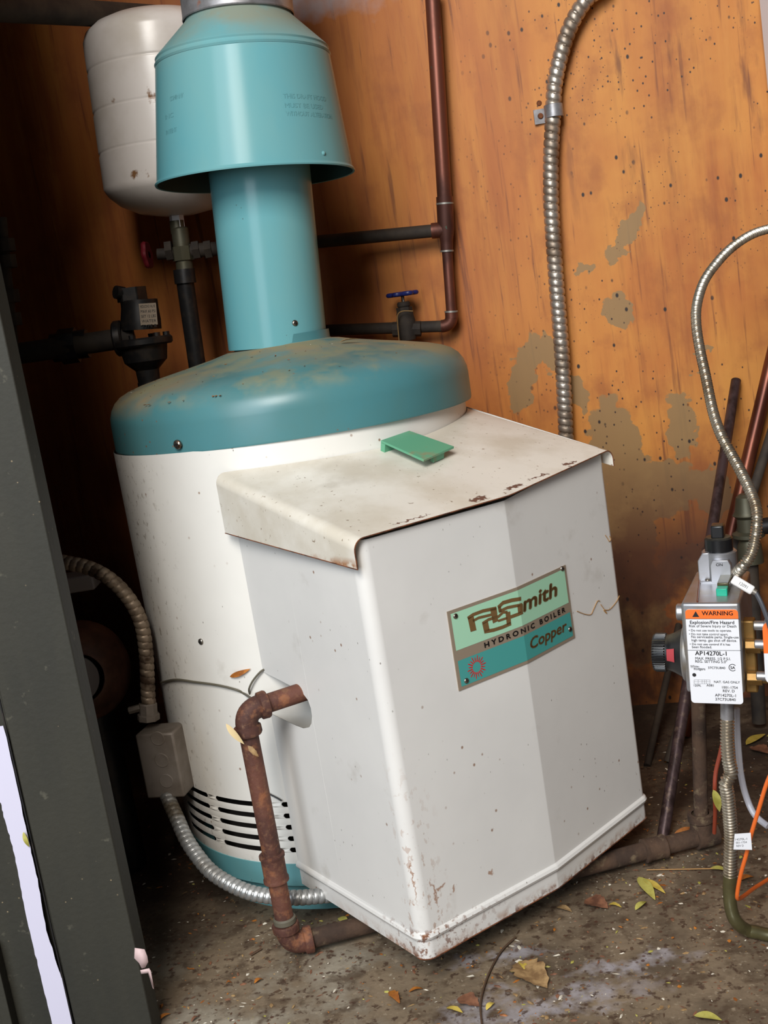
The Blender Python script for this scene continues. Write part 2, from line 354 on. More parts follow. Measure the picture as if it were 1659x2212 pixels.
M['green_plastic'] = mat('green button plastic', (0, 160, 128), .35)
M['grey_plastic'] = mat('light grey plastic', (172, 170, 172), .4)
M['label_white'] = mat('white label', (226, 226, 230), .4)
M['label_orange'] = mat('orange label', (246, 112, 40), .4)
M['ink'] = mat('black ink', (26, 24, 26), .5)
M['red_sticker'] = mat('red sticker', (168, 60, 66), .5)
M['brass'] = mat('brass', (138, 106, 58), .45, .7, layers=[dict(col=(116, 86, 44), scale=30, lo=.45, hi=.65)])
M['white_rubber'] = mat('white tag plastic', (226, 224, 222), .45)
M['grey_rubber'] = mat('dark grey cable', (66, 68, 74), .5)
M['orange_wire'] = mat('orange wire insulation', (222, 104, 40), .4)
M['red_wire'] = mat('dull red wire insulation', (146, 62, 40), .5)
M['clear_tube'] = mat('milky clear tube', (196, 196, 206), .12, 0, alpha=.55)
M['olive_tube'] = mat('olive sleeve', (98, 92, 60), .3, .4, layers=[dict(col=(70, 64, 44), scale=14, lo=.4, hi=.65)])
M['blue_paint'] = mat('blue handwheel paint', (30, 40, 104), .4)
M['red_paint'] = mat('red handle paint', (104, 18, 30), .5)
M['tank'] = mat('white tank enamel', (214, 206, 200), .3, layers=[dict(col=(190, 180, 168), scale=6, lo=.45, hi=.7), dict(col=(128, 92, 60), scale=26, lo=.66, hi=.72)], bump=.04)
M['screw'] = mat('screw steel', (150, 144, 134), .3, .9, layers=[dict(col=(90, 66, 48), scale=200, lo=.45, hi=.6)])
M['green_board'] = mat('dark green painted board', (46, 44, 35), .75, layers=[
    dict(col=(38, 37, 30), scale=(14, 14, 3), lo=.4, hi=.65), dict(col=(96, 92, 78), scale=40, lo=.64, hi=.70, fac=.5),
    dict(kind='voronoi', col=(150, 130, 100), scale=70, lo=.08, hi=.05, noise2=(8, .52, .6), fac=.8)], bump=.25, bscale=140)
M['white_paint'] = mat('white primer paint', (204, 200, 218), .5)
M['green_clip'] = mat('jade green painted steel', (92, 158, 124), .45, layers=[dict(col=(150, 120, 88), scale=(30, 30, 30), lo=.54, hi=.68, fac=.7, rough=.8)])
M['bronze'] = mat('bronze plate', (150, 134, 116), .4, .15)
M['bronze_dark'] = mat('bronze lettering', (112, 84, 50), .5, 0)
M['mint'] = mat('mint enamel field', (164, 210, 178), .3)
M['teal_field'] = mat('teal enamel field', (72, 152, 146), .3)
M['emblem_red'] = mat('red emblem', (214, 36, 40), .4)
M['dark_inside'] = mat('sooty inside', (40, 34, 30), .9)
M['box_grey'] = mat('grey junction box', (138, 128, 118), .55, .2, layers=[dict(col=(112, 100, 88), scale=16, lo=.4, hi=.65)], bump=.15)
M['motor_brown'] = mat('brown pump housing', (136, 92, 70), .5, layers=[dict(col=(92, 62, 48), scale=16, lo=.4, hi=.65)])
M['disc_grey'] = mat('grey pump end plate', (150, 142, 138), .5)
M['cable_grey'] = mat('thin grey cable', (92, 86, 72), .6)
M['gold_wire'] = mat('thin gold wire', (150, 118, 74), .5, .3)
M['grey_brass'] = mat('grey green brass', (84, 82, 68), .5, .5, layers=[dict(col=(80, 76, 58), scale=30, lo=.4, hi=.65)])
M['leaf_yellow'] = mat('yellow leaf', (206, 180, 84), .55, layers=[dict(col=(176, 150, 60), scale=60, lo=.4, hi=.65)])
M['leaf_green'] = mat('yellow green leaf', (186, 178, 92), .55, layers=[dict(col=(150, 142, 62), scale=60, lo=.4, hi=.65)])
M['leaf_orange'] = mat('orange leaf', (182, 112, 40), .6, layers=[dict(col=(136, 76, 28), scale=60, lo=.42, hi=.62)])
M['leaf_brown'] = mat('dry brown leaf', (138, 92, 66), .7, layers=[dict(col=(98, 62, 44), scale=70, lo=.4, hi=.62)])
M['leaf_tan'] = mat('dry tan leaf', (168, 136, 92), .7, layers=[dict(col=(122, 92, 58), scale=70, lo=.4, hi=.62)])
M['leaf_cream'] = mat('cream leaf', (216, 192, 144), .6)
M['twig'] = mat('twig bark', (84, 62, 44), .8)
M['straw'] = mat('straw', (172, 128, 74), .7)
M['flake_pink'] = mat('pale pink paint flake', (206, 178, 176), .6)
M['chip_white'] = mat('white chip', (216, 206, 188), .7)

# ------------------------------------------------------------------ the setting
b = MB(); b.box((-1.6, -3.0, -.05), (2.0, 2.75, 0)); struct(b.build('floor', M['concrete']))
b = MB(); xa, xb = -1.25, 1.35
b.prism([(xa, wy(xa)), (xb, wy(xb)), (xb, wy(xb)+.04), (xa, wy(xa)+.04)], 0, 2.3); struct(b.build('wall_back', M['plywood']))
b = MB(); b.box((-.84, 1.42, 0), (-.80, 2.39, 2.3)); struct(b.build('wall_left', M['dark_plywood']))
b = MB(); b.box((1.15, 1.1, 0), (1.19, 1.88, 2.3)); struct(b.build('wall_right', M['dark_plywood']))
b = MB(); b.box((-.84, 1.30, 0), (-.46, 1.34, 2.3)); struct(b.build('wall_front_shade', M['dark_plywood']))  # unseen stub beside the opening, added to keep light off the left side
b = MB(); b.box((-1.25, 1.38, 2.3), (1.35, 2.53, 2.34)); struct(b.build('ceiling', M['dark_plywood']))

# the green board of the open doorway at the left edge
b = MB()
b.box((-.4655, 1.25, 0), (-.374, 1.29, 2.3)); b.box((-.80, 1.262, 0), (-.4655, 1.30, 2.3)); 
tr = b.build('door_1', M['green_board'], bevel=.0015)
struct(tr)
def strip_pts():
    R_, L_ = [], []
    for px, py in ((0, 1568), (7, 1568), (45, 1737), (62, 1820), (80, 1900), (100, 2010), (128, 2098), (140, 2130), (157, 2212)): R_.append(at(px, py, 1.2485))
    for px, py in ((0, 1730), (8, 1765), (22, 1812), (36, 1870), (50, 1950), (70, 2040), (90, 2120), (112, 2212)): L_.append(at(px, py, 1.2485))
    return L_, R_
Ls, Rs = strip_pts()
b = MB(); 
def ragged(pts, seedv, amp=.0012):
    out = []
    for i in range(len(pts)-1):
        for k in range(7):
            t = k/7; p = pts[i].lerp(pts[i+1], t); out.append((p.x+mnoise.noise(V((p.z*300, seedv, 0)))*amp, p.z))
    out.append((pts[-1].x, pts[-1].z)); return out
top = at(0, 1568, 1.2485)
right_edge = ragged(Rs[1:], 3.3); left_edge = ragged(Ls, 8.8)
poly = [(-.4945, right_edge[0][1])]+right_edge+[(right_edge[-1][0]+.003, 0.0), (left_edge[-1][0]+.003, 0.0)]+left_edge[::-1]+[(-.4945, left_edge[0][1])]
n = len(poly)
# build as strips so the ragged outline stays clean
zs = sorted(set([round(z, 5) for x, z in right_edge+left_edge]+[0.0]))
def interp(edge, z):
    e = sorted(edge, key=lambda q: q[1])
    if z <= e[0][1]: return e[0][0]
    for (x0, z0), (x1, z1) in zip(e, e[1:]):
        if z0 <= z <= z1: return x0+(x1-x0)*(z-z0)/max(z1-z0, 1e-6)
    return None
rows = []
for z in zs:
    xr = interp(right_edge, z); xl = interp(left_edge, z)
    if xl is None: xl = -.4945
    if xr is None: continue
    rows.append((z, min(xl, xr-.001), xr))
vs = []; fs = []
for z, xl, xr in rows: vs += [(xl, 1.2492, z), (xr, 1.2492, z)]
fs = [(2*i, 2*i+1, 2*i+3, 2*i+2) for i in range(len(rows)-1)]
b.add(vs, fs); b.build('paint_strip', M['white_paint'], tr, solid=.0)
b = MB(); b.box((-.4678, 1.2485, 0), (-.4662, 1.2505, 2.3)); b.build('groove', M['black_iron'], tr)
b = MB(); b.box((-.548, 1.243, 0), (-.536, 1.2625, .16)); b.build('trim_edge', M['green_board'], tr, bevel=.001)
b = MB(); b.box((.747, 1.93, .9), (.80, 1.975, 1.6)); o = b.build('trim_1', M['label_white']); struct(o)

# ------------------------------------------------------------------ boiler
boiler = thing('boiler', (AX, AY, 0), 'old white and teal round boiler with a boxy front cover standing on the concrete', 'boiler')
MA = Matrix.Translation((AX, AY, 0))
slots = []                                            # (z, angle0, angle1) degrees from -Y, +X positive
for i in range(5):
    z = .1705-.0172*i
    slots.append((z, -66, -47.5)); slots.append((z, -43.5, -22.5)); slots.append((z, -18.5, -12))
J = MB(); st = math.radians(2)
def jrow(z0, z1, gaps):
    ang = [(-180, 180)]
    iv = [(-180.0, 180.0)]
    for g0, g1 in gaps:
        nv = []
        for a, c in iv:
            if g1 <= a or g0 >= c: nv.append((a, c)); continue
            if a < g0: nv.append((a, g0))
            if g1 < c: nv.append((g1, c))
        iv = nv
    for a, c in iv:
        k = max(1, int(math.ceil((c-a)/3)))
        aa = [math.radians(a+(c-a)*i/k) for i in range(k+1)]
        vs = [(AX+BR*math.sin(t), AY-BR*math.cos(t), z) for z in (z0, z1) for t in aa]
        J.add(vs, [(i, i+1, k+2+i, k+1+i) for i in range(k)], None, 0, True)
zr = [(.0805, [])]
for z in sorted(set(s[0] for s in slots)):
    for dz0, dz1, ins in ((-.0038, -.0030, .55), (-.0030, -.0016, .2), (-.0016, .0016, 0), (.0016, .0030, .2), (.0030, .0038, .55)):
        zr.append((z+dz0, [(a+ins, c-ins) for zz, a, c in slots if zz == z]))
    zr.append((z+.0038, []))
zr.append((.676, None))
for (z0, g), (z1, _) in zip(zr, zr[1:]): jrow(z0, z1, g)
J.build('jacket', M['jacket'], boiler, solid=-.0012)
b = MB(); b.lathe([(.235, .05), (.235, .67)], MA, n=48); b.build('inner_liner', M['dark_inside'], boiler)
b = MB(); b.lathe([(.262, .0465), (.2705, .047), (.2712, .0805), (.268, .0812)], MA, n=96); b.build('base_band', M['teal'], boiler)
b = MB(); b.lathe([(.252, 0), (.252, .047)], MA, n=64); b.disc(.252, .047, MA, 0, 64); b.build('base', M['teal'], boiler)
LP = [(.266, .674), (.2728, .6735), (.2735, .676), (.2735, .712), (.2725, .722), (.2690, .733), (.2625, .743), (.2530, .751), (.2400, .757), (.2200, .763), (.1900, .7695), (.1500, .777), (.1100, .785), (.0860, .791), (.0745, .7925), (.0732, .7940), (.0730, .806)]
b = MB(); b.lathe(LP, MA @ Matrix.Rotation(math.radians(.6), 4, 'Y'), n=128); b.build('lid', M['teal_lid'], boiler, sharp=50)
def lidz(r):
    for (r0, z0), (r1, z1) in zip(LP[3:], LP[4:]):
        if r1 <= r <= r0: return z0+(z1-z0)*(r0-r)/(r0-r1)
    return .8
def screw(name, p, nrm, r, parent, h=None):
    b = MB(); h = h or r*.55; F = axframe(p, nrm)
    b.lathe([(r, 0), (r*.98, h*.35), (r*.8, h*.75), (r*.45, h*.98), (0.0001, h)], F, n=20)
    b.box((-r*.6, -r*.11, h*.8), (r*.6, r*.11, h*1.03), F, 1); b.box((-r*.11, -r*.6, h*.8), (r*.11, r*.6, h*1.03), F, 1)
    return b.build(name, [M['screw'], M['black_iron']], parent)
p = cyl(384, 960, .2735); screw('lid_screw', p, V((p.x-AX, p.y-AY, 0)), .0065, boiler)
p = cyl(434, 1386, .2702); screw('jacket_plug', p, V((p.x-AX, p.y-AY, 0)), .0045, boiler)

# front cover: plan corners
A_, B_, C_, D_ = V((-.1972, 1.4891)), V((-.0361, 1.2452)), V((.1476, 1.3667)), V((.3069, 1.5235))
E_ = V((.1500, 1.745))
def onedge(a, b_, s, z, off=0.0):
    d = (b_-a).normalized(); nn = V((d.y, -d.x)); q = a+d*s+nn*off; return V((q.x, q.y, z))
# plan polyline with rounded corner at B and D, slight one at C
def fillet(P0, P1, P2, r, k):
    d1 = (P0-P1).normalized(); d2 = (P2-P1).normalized(); ang = d1.angle(d2); dist = r/math.tan(ang/2)
    a = P1+d1*dist; c = P1+d2*dist; out = []
    bis = (d1+d2).normalized(); cen = P1+bis*(r/math.sin(ang/2))
    va = a-cen; vc = c-cen; tot = va.angle_signed(vc)
    for i in range(k+1):
        t = -tot*i/k; x = va.x*math.cos(t)-va.y*math.sin(t); y = va.x*math.sin(t)+va.y*math.cos(t); out.append(cen+V((x, y)))
    return out
def rim(off):
    def o2(a, b_): 
        d = (b_-a).normalized(); nn = V((d.y, -d.x))*off; return a+nn, b_+nn
    pts = [A_, B_, C_, D_, E_]
    segs = [o2(pts[i], pts[i+1]) for i in range(4)]
    def inter(s1, s2):
        (a, b_), (c, d) = s1, s2; r_ = b_-a; s_ = d-c; t = (c-a).cross(s_)/r_.cross(s_) if hasattr(V((0, 0)), 'cross') else 0
        return a+r_*t
    P = [segs[0][0]]+[inter(segs[i], segs[i+1]) for i in range(3)]+[segs[3][1]]
    return P
P0 = rim(0)
plan = [P0[0]]+fillet(P0[0], P0[1], P0[2], .016, 7)+fillet(P0[1], P0[2], P0[3], .012, 3)+fillet(P0[2], P0[3], P0[4], .012, 6)+[P0[4]]
ZB, ZBEAD, ZT = .0505, .080, .572
# left panel with the pipe notch, as its own strips; the rest as rows
nAB = plan[0:2]
cov = MB()
def covtop(q): 
    u = (q-V((AX, AY))).dot(V((.811, .585))); v = (q-V((AX, AY))).dot(V((.585, -.811)))
    return .5735+.012*max(0, u)/.21+.07*(.457-v)/.29
n = len(plan)
prof = [(ZB, 0.0), (.0745, 0.0), (.0765, .0030), (.0800, .0045), (.0835, .0030), (.0860, 0.0)]
def offs(i, off):
    if i == 0: d = plan[1]-plan[0]
    elif i == n-1: d = plan[-1]-plan[-2]
    else: d = (plan[i+1]-plan[i]).normalized()+(plan[i]-plan[i-1]).normalized()
    d = d.normalized(); return plan[i]+V((d.y, -d.x))*off
vs = []
for z, off in prof:
    for i in range(n): q = offs(i, off); vs.append((q.x, q.y, z))
cov.add(vs, [(j*n+i, j*n+i+1, (j+1)*n+i+1, (j+1)*n+i) for j in range(len(prof)-1) for i in range(n-1)], None, 0, True)
vs = []
for i in range(1, n): q = plan[i]; vs.append((q.x, q.y, prof[-1][0]))
for i in range(1, n): q = plan[i]; vs.append((q.x, q.y, covtop(q)-.002))
m = n-1
cov.add(vs, [(i, i+1, m+i+1, m+i) for i in range(m-1)], None, 0, True)
# left panel: face polygon around the notch
q0, q1 = plan[0], plan[1]; dl = (q1-q0).normalized(); LAB = (q1-q0).length
notch = [(0, .3655), (.0395, .3625), (.0875, .3582), (.104, .3545), (.1135, .3480), (.1178, .3380), (.1172, .3270), (.1120, .3155), (.1040, .3085), (.0870, .3030), (.0688, .3025), (0, .3045)]
def ab(s, z): q = q0+dl*s; return (q.x, q.y, z)
zt0, zt1 = covtop(q0)-.002, covtop(q1)-.002
upn = notch[:6]; lon = notch[5:][::-1]                 # upper and lower edge of the notch
def at_s(pts, x):
    for (x0, z0), (x1, z1) in zip(pts, pts[1:]):
        if x0-1e-9 <= x <= x1+1e-9: return z0+(z1-z0)*(x-x0)/max(x1-x0, 1e-9)
    return None
brk = sorted(set([p[0] for p in upn]+[p[0] for p in lon])); smax = brk[-1]
for x0, x1 in zip(brk, brk[1:]):
    cov.add([ab(x0, .086), ab(x1, .086), ab(x1, at_s(lon, x1)), ab(x0, at_s(lon, x0))], [(0, 1, 2, 3)])
    cov.add([ab(x0, at_s(upn, x0)), ab(x1, at_s(upn, x1)), ab(x1, zt0+(zt1-zt0)*x1/LAB), ab(x0, zt0+(zt1-zt0)*x0/LAB)], [(0, 1, 2, 3)])
cov.add([ab(smax, .086), ab(LAB, .086), ab(LAB, zt1), ab(smax, zt0+(zt1-zt0)*smax/LAB)], [(0, 1, 2, 3)])
cover = cov.build('front_cover', M['cover'], boiler, sharp=20, solid=-.0012)
cover['label'] = 'white folded steel front cover with rusty lower edge'
# bottom hem rust line
b = MB(); b.sweep([(q.x, q.y, ZB) for q in plan[1:]], .0009, 6); b.build('rusty_hem', M['rust'], cover)

# top plate: slopes to the front, rolled left edge with hanging flange, front edge overhangs
nn_ = V((.585, -.811)); tt_ = V((.811, .585)); ctr = V((AX, AY))
def W(u, v, z): q = ctr+tt_*u+nn_*v; return V((q.x, q.y, z))
def ztop(u, v):
    fv = frontv(u); bv = backv(u) if u > -.215 else .168
    zb = .6395+.005*min(1, max(0, -u)/.21)+.014*max(0, u)/.21; zf = .576+.012*max(0, u)/.21
    return zf+(zb-zf)*(fv-v)/(fv-bv)
tp = MB(); NU = 40
cols = []
rad = .014
uL, uR = -.2335, .2230
def frontv(u):
    if u < -.006: return .462+(.474-.462)*(u-uL)/(-.006-uL)
    return .474+(.441-.474)*(u+.006)/(uR+.006)
def backv(u):
    return max(.160, math.sqrt(max(.2712**2-u*u, 0)))
us = [uL+rad*(1-math.cos(t)) for t in [i*PI/2/6 for i in range(7)]]
dz = [rad*(math.sin(i*PI/2/6)-1) for i in range(7)]
prof_t = list(zip(us, dz))
for i in range(1, 25): prof_t.append((us[-1]+(uR-rad-us[-1])*i/24, 0))
for i in range(1, 7): a = i*PI/2/6; prof_t.append((uR-rad+rad*math.sin(a), -rad*(1-math.cos(a))))
NV = 8; vs = []
flb, flf = .5656, .5420                                # flange lower edge, back and front
def row(j):
    out = []; t = j/NV
    u = uL; v = .168+(frontv(u)-.168)*t
    out.append(W(u, v, flb+(flf-flb)*t))
    for u, d_ in prof_t:
        bv = backv(u) if u > -.215 else .168
        v = bv+(frontv(u)-bv)*t; out.append(W(u, v, ztop(u, v)+d_))
    u = uR; v = .17+(frontv(u)-.17)*t; out.append(W(u, v, ztop(u, v)-.030+.006*t)); return out
rws = [row(j) for j in range(NV+1)]; m = len(rws[0])
for r_ in rws: vs += r_
tp.add(vs, [(j*m+i, (j+1)*m+i, (j+1)*m+i+1, j*m+i+1) for j in range(NV) for i in range(m-1)], None, 0, True)
tplate = tp.build('top_plate', M['cover_top'], boiler, sharp=50, solid=-.0012)
b = MB(); b.sweep([v-V((0, 0, .0004)) for v in rws[-1]], .0008, 6); b.sweep([rws[j][0] for j in range(NV+1)], .0007, 6)
b.build('rusty_edge', M['rust'], tplate)

# nameplate, folded over the ridge
SP = .1116
def plate(s, h, off=.0):
    s0 = s-SP
    if s0 <= 0: return onedge(B_, C_, .2202+s0, .3595+h, off)
    return onedge(C_, D_, s0, .3595+h, off)
PW, PH = .216, .0995
def pquad(mb, pts, off, mi):                           # polygon in plate space, split at the fold
    for lo, hi in ((-1, SP), (SP, 1)):
        out = []
        for i in range(len(pts)):
            a, c = pts[i], pts[(i+1) % len(pts)]
            ins = lambda p: lo-1e-9 <= p[0] <= hi+1e-9
            if ins(a): out.append(a)
            for e in (lo, hi):
                if (a[0]-e)*(c[0]-e) < 0: t = (e-a[0])/(c[0]-a[0]); out.append((e, a[1]+(c[1]-a[1])*t))
        if len(out) >= 3: mb.add([plate(x, y, off+(1e-4 if False else 0)) for x, y in out], [tuple(range(len(out)))], None, mi)
pl = MB(); pquad(pl, [(0, 0), (PW, 0), (PW, PH), (0, PH)], .0012, 0)
for x0, x1, y0, y1 in ((0, PW, 0, 0), (0, PW, PH, PH)):
    for s0, s1 in ((0, SP), (SP, PW)): pl.add([plate(s0, y0, 0), plate(s1, y0, 0), plate(s1, y0, .0012), plate(s0, y0, .0012)], [(0, 1, 2, 3)])
for s0 in (0, PW): pl.add([plate(s0, 0, 0), plate(s0, PH, 0), plate(s0, PH, .0012), plate(s0, 0, .0012)], [(0, 1, 2, 3)])
pquad(pl, [(.0045, .0495), (PW-.004, .0495), (PW-.004, PH-.004), (.0045, PH-.004)], .0014, 1)
pquad(pl, [(.0045, .004), (PW-.004, .004), (PW-.004, .0365), (.0045, .0365)], .0014, 2)
npl = pl.build('nameplate', [M['bronze'], M['mint'], M['teal_field']], boiler); npl['label'] = 'bronze edged mint and teal nameplate'
def hit(a, b_, px, py):
    d = raydir(px, py); e = b_-a; nrm = V((-e.y, e.x)); k = a.dot(nrm)/(V((d.x, d.y)).dot(nrm)); P = CAM+d*k
    return (V((P.x, P.y))-a).dot(e.normalized()), P.z
lt = MB()
# logo strokes in plate millimetres, traced on the plate
def K(cx, cy):                                          # reading of a traced point to plate space
    px, py = 940+cx*.2411, 1180+cy*.2411
    s_, z_ = hit(B_, C_, px, py)
    if s_ > .2202: s_, z_ = hit(C_, D_, px, py); return (s_+SP, z_-.3595)
    return (s_-.2202+SP, z_-.3595)
def poly(pts, mi=0): pquad(lt, [K(*p) for p in pts], .0017, mi)
def stroke(pts, wd, mi=0):
    q = [V(K(*p)) for p in pts]; L_, R_ = [], []
    for i, p in enumerate(q):
        d = (q[min(i+1, len(q)-1)]-q[max(i-1, 0)]).normalized(); nrm = V((-d.y, d.x))*wd/2; L_.append(p+nrm); R_.append(p-nrm)
    for i in range(len(q)-1): pquad(lt, [tuple(L_[i]), tuple(R_[i]), tuple(R_[i+1]), tuple(L_[i+1])], .0017, mi)
poly([(283, 640), (336, 622), (362, 750), (310, 766)]); stroke([(283, 645), (330, 612), (420, 578), (540, 553)], .0042)
poly([(484, 562), (542, 548), (556, 668), (510, 690)]); stroke([(330, 668), (380, 640), (495, 612)], .0034)
poly([(413, 690), (464, 668), (480, 752), (432, 772)]); stroke([(415, 690), (470, 655), (560, 628), (600, 590), (640, 588)], .0036)
stroke([(432, 765), (520, 748), (600, 722), (672, 690)], .0044); poly([(622, 592), (664, 582), (672, 690), (634, 706)]); stroke([(555, 668), (640, 640)], .0030)
stroke([(555, 548), (600, 505), (680, 482), (760, 468)], .0048); poly([(553, 545), (580, 530), (588, 585), (562, 592)]); stroke([(565, 583), (640, 548), (770, 520)], .0038)
poly([(728, 528), (776, 515), (776, 590), (736, 606)]); stroke([(668, 632), (740, 606), (776, 588)], .0044)
fm = lambda x, y: plate(x, y, .0018)
s0, h0 = K(780, 590); s1, h1 = K(1075, 425)
put_text(lt, 'mith', fm, s0+.001, s1, (h0+h1)/2-.001, .0185, bold=.0014, slant=.28, mi=1)
s0, _ = K(435, 890); s1, _ = K(1150, 540)
put_text(lt, 'H Y D R O N I C   B O I L E R', fm, s0, s1, .0402, .0064, bold=.0004, mi=2)
s0, _ = K(840, 910); s1, _ = K(1160, 720)
put_text(lt, 'Copper', fm, s0, s1, .0155, .0140, bold=.0007, slant=.25, mi=1)
lt.build('lettering', [M['bronze_dark'], M['bronze_dark'], M['ink']], npl)
em = MB(); cs, ch = K(365, 1080)
for i in range(20):
    a = 2*PI*i/20; r1, r2 = .0068, (.0128 if i % 2 else .0146)
    def pc(r, t): return (cs+r*math.cos(t), ch+r*math.sin(t)*1.0)
    pquad(em, [pc(r1, a-.05), pc(r2, a+.04), pc(r2, a+.12), pc(r1, a+.14)], .0017, 0)
    pquad(em, [pc(r1-.0006, a+.16), pc(r2-.0015, a+.04), pc(r2-.0015, a+.09), pc(r1-.0006, a+.23)], .0017, 0)
em.build('sunburst_emblem', M['emblem_red'], npl)
for cx, cy in ((175, 625), (273, 1203), (1130, 200), (1200, 742)):
    s_, h_ = K(cx, cy); p = plate(s_, h_, .0013); e = (C_-B_) if s_ < SP else (D_-C_); e = e.normalized()
    screw('plate_screw', p, V((e.y, -e.x, 0)), .0034, npl)

# ------------------------------------------------------------------ flue: pipe, draft hood, vent
FD = V((.0655, 0, .998)).normalized(); FO = V((-.119, 1.748, .795))
fh = thing('draft_hood', FO, 'teal bell-shaped draft hood on a straight teal flue pipe rising from the boiler lid', 'flue')
FM = axframe(FO, FD); HM = axframe(FO+V((-.0068, 0, 0)), FD)
b = MB(); b.lathe([(.0752, -.004), (.0752, .30)], FM, n=72); b.build('flue_pipe', M['teal'], fh, solid=-.001)
b = MB(); b.lathe([(.1445, .2430), (.1475, .2425), (.1482, .2445), (.1470, .2465), (.1450, .2490), (.1275, .4060), (.1262, .4075)], HM, n=96); sk = b.build('hood_skirt', M['teal_hood'], fh, sharp=50)
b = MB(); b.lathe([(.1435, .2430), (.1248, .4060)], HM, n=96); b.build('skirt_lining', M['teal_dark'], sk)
b = MB(); b.lathe([(.1272, .4070), (.1285, .4100), (.1262, .4130), (.1255, .4155), (.1265, .4180), (.1245, .4205), (.0780, .4660), (.0775, .4700)], HM, n=96); cn = b.build('hood_cone', M['teal_hood'], fh, sharp=30)
b = MB(); b.lathe([(.1268, .4066), (.1268, .4074)], HM, n=96); b.build('seam_line', M['dark_inside'], cn)
FI = HM.inverted()
def hoodpt(px, py):
    d = raydir(px, py).normalized(); o = FI @ CAM; dd = FI.to_3x3() @ d; t = .5
    for _ in range(4000):
        p = o+dd*t; r = math.hypot(p.x, p.y); R_ = .1450+(.1275-.1450)*(p.z-.249)/.157
        if r < R_: break
        t += .0005
    ph = HM @ p
    nrm = HM.to_3x3() @ V((p.x, p.y, .11*R_)); return ph, nrm.normalized(), p
p, nr, _ = hoodpt(699, 331)
b = MB(); b.lathe([(.0032, 0), (.003, .001), (.0015, .0022), (.0001, .0024)], axframe(p, nr), n=16); b.build('rivet', M['teal'], sk)
# raised lettering pressed into the hood
tl = MB()
def hoodmap(a0, z0):
    def f(x, y):
        z = z0+y; R_ = .1450+(.1275-.1450)*(z-.249)/.157+.0003; a = a0+x/.137
        return HM @ V((R_*math.sin(a), -R_*math.cos(a), z))
    return f
def hang(px, py): q = hoodpt(px, py)[2]; return math.atan2(q.x, -q.y), q.z
for st_, px, py, wd in (('THIS DRAFT HOOD', 612, 212, .078), ('MUST BE USED', 616, 232, .066), ('WITHOUT ALTERATION', 618, 250, .085), ('COMPANY', 388, 212, .030), ('INC', 375, 252, .022), ('PATENT', 378, 285, .026)):
    a, z = hang(px, py)
    if px < 500 and 'left_side' not in locals(): tl.build('pressed_lettering', M['teal_hood'], sk); tl = MB(); left_side = 1
    if px < 500: a -= .16
    put_text(tl, st_, hoodmap(a, z), 0, wd, 0, .0062, bold=.0002)
tl.build('pressed_lettering', M['teal_hood'], sk)
p = FO+FD*.020; d = (at(646, 735, 1.675)-p); d.z = 0; d.normalize()
pp = FO+FD*.026; pp = V((pp.x, pp.y, pp.z))+d*.0752
screw('pipe_screw', pp, d, .0045, fh)
b = MB(); b.lathe([(.0805, 0), (.0812, .002), (.0805, .004), (.0805, .30)], axframe(HM @ V((0, 0, .468)), FD), n=72)
tag(b.build('vent_pipe', M['galv'], solid=-.001), 'galvanised grey vent pipe above the teal hood cone, rusty at its joint', 'pipe')

# green angle clip lying on the top plate
tq = [at(822.5, 950, 1.40), at(884, 929.5, 1.47), at(981.3, 964, 1.43), at(914.7, 995, 1.36)]
def seat(px, py):                                      # where a line of sight meets the sloping top plate
    d = raydir(px, py); t = .3/d.y
    for _ in range(6000):
        P = CAM+d*t; q = V((P.x, P.y))-ctr; u, v = q.dot(tt_), q.dot(nn_)
        if P.z <= ztop(u, v): return P, u, v
        t += .0003/d.y
def seat2(px, py, hgt):
    d = raydir(px, py); t = .3/d.y
    for _ in range(8000):
        P = CAM+d*t; q = V((P.x, P.y))-ctr; u, v = q.dot(tt_), q.dot(nn_)
        if P.z <= ztop(u, v)+hgt: return P
        t += .0003/d.y
CT = [seat2(822.5, 951, .0158), seat2(884, 930, .0158), seat2(981, 964, .0150), seat2(915, 993, .0150)]
o_ = CT[0]; ex = (CT[3]-CT[0]); eyy = (CT[1]-CT[0]); nz = ex.cross(eyy).normalized()
if nz.z < 0: nz = -nz
clip = thing('angle_bracket', (o_.x, o_.y, o_.z-.016), 'small jade green angled steel clip lying loose on the white top plate', 'bracket')
def slab(mb, quad, dn, th):
    t_ = [p-nz*dn for p in quad]; u_ = [p-nz*(dn+th) for p in quad]; mb.add(t_+u_, [(0, 1, 2, 3), (7, 6, 5, 4), (0, 4, 5, 1), (1, 5, 6, 2), (2, 6, 7, 3), (3, 7, 4, 0)])
b = MB(); slab(b, CT, 0, .0032); b.build('plate', M['green_clip'], clip, bevel=.0005)
b = MB(); e1 = ex.normalized()*.0085; slab(b, [CT[0], CT[1], CT[1]+e1, CT[0]+e1], .0034, .0120); b.build('flange', M['green_clip'], clip, bevel=.0005)
b = MB(); c2 = CT[2].lerp(CT[3], .25)-ex.normalized()*.004; c3 = CT[2].lerp(CT[3], .6)-ex.normalized()*.004; slab(b, [c3-ex.normalized()*.006, c2-ex.normalized()*.006, c2, c3], .0034, .0100); b.build('foot', M['green_clip'], clip, bevel=.0005)

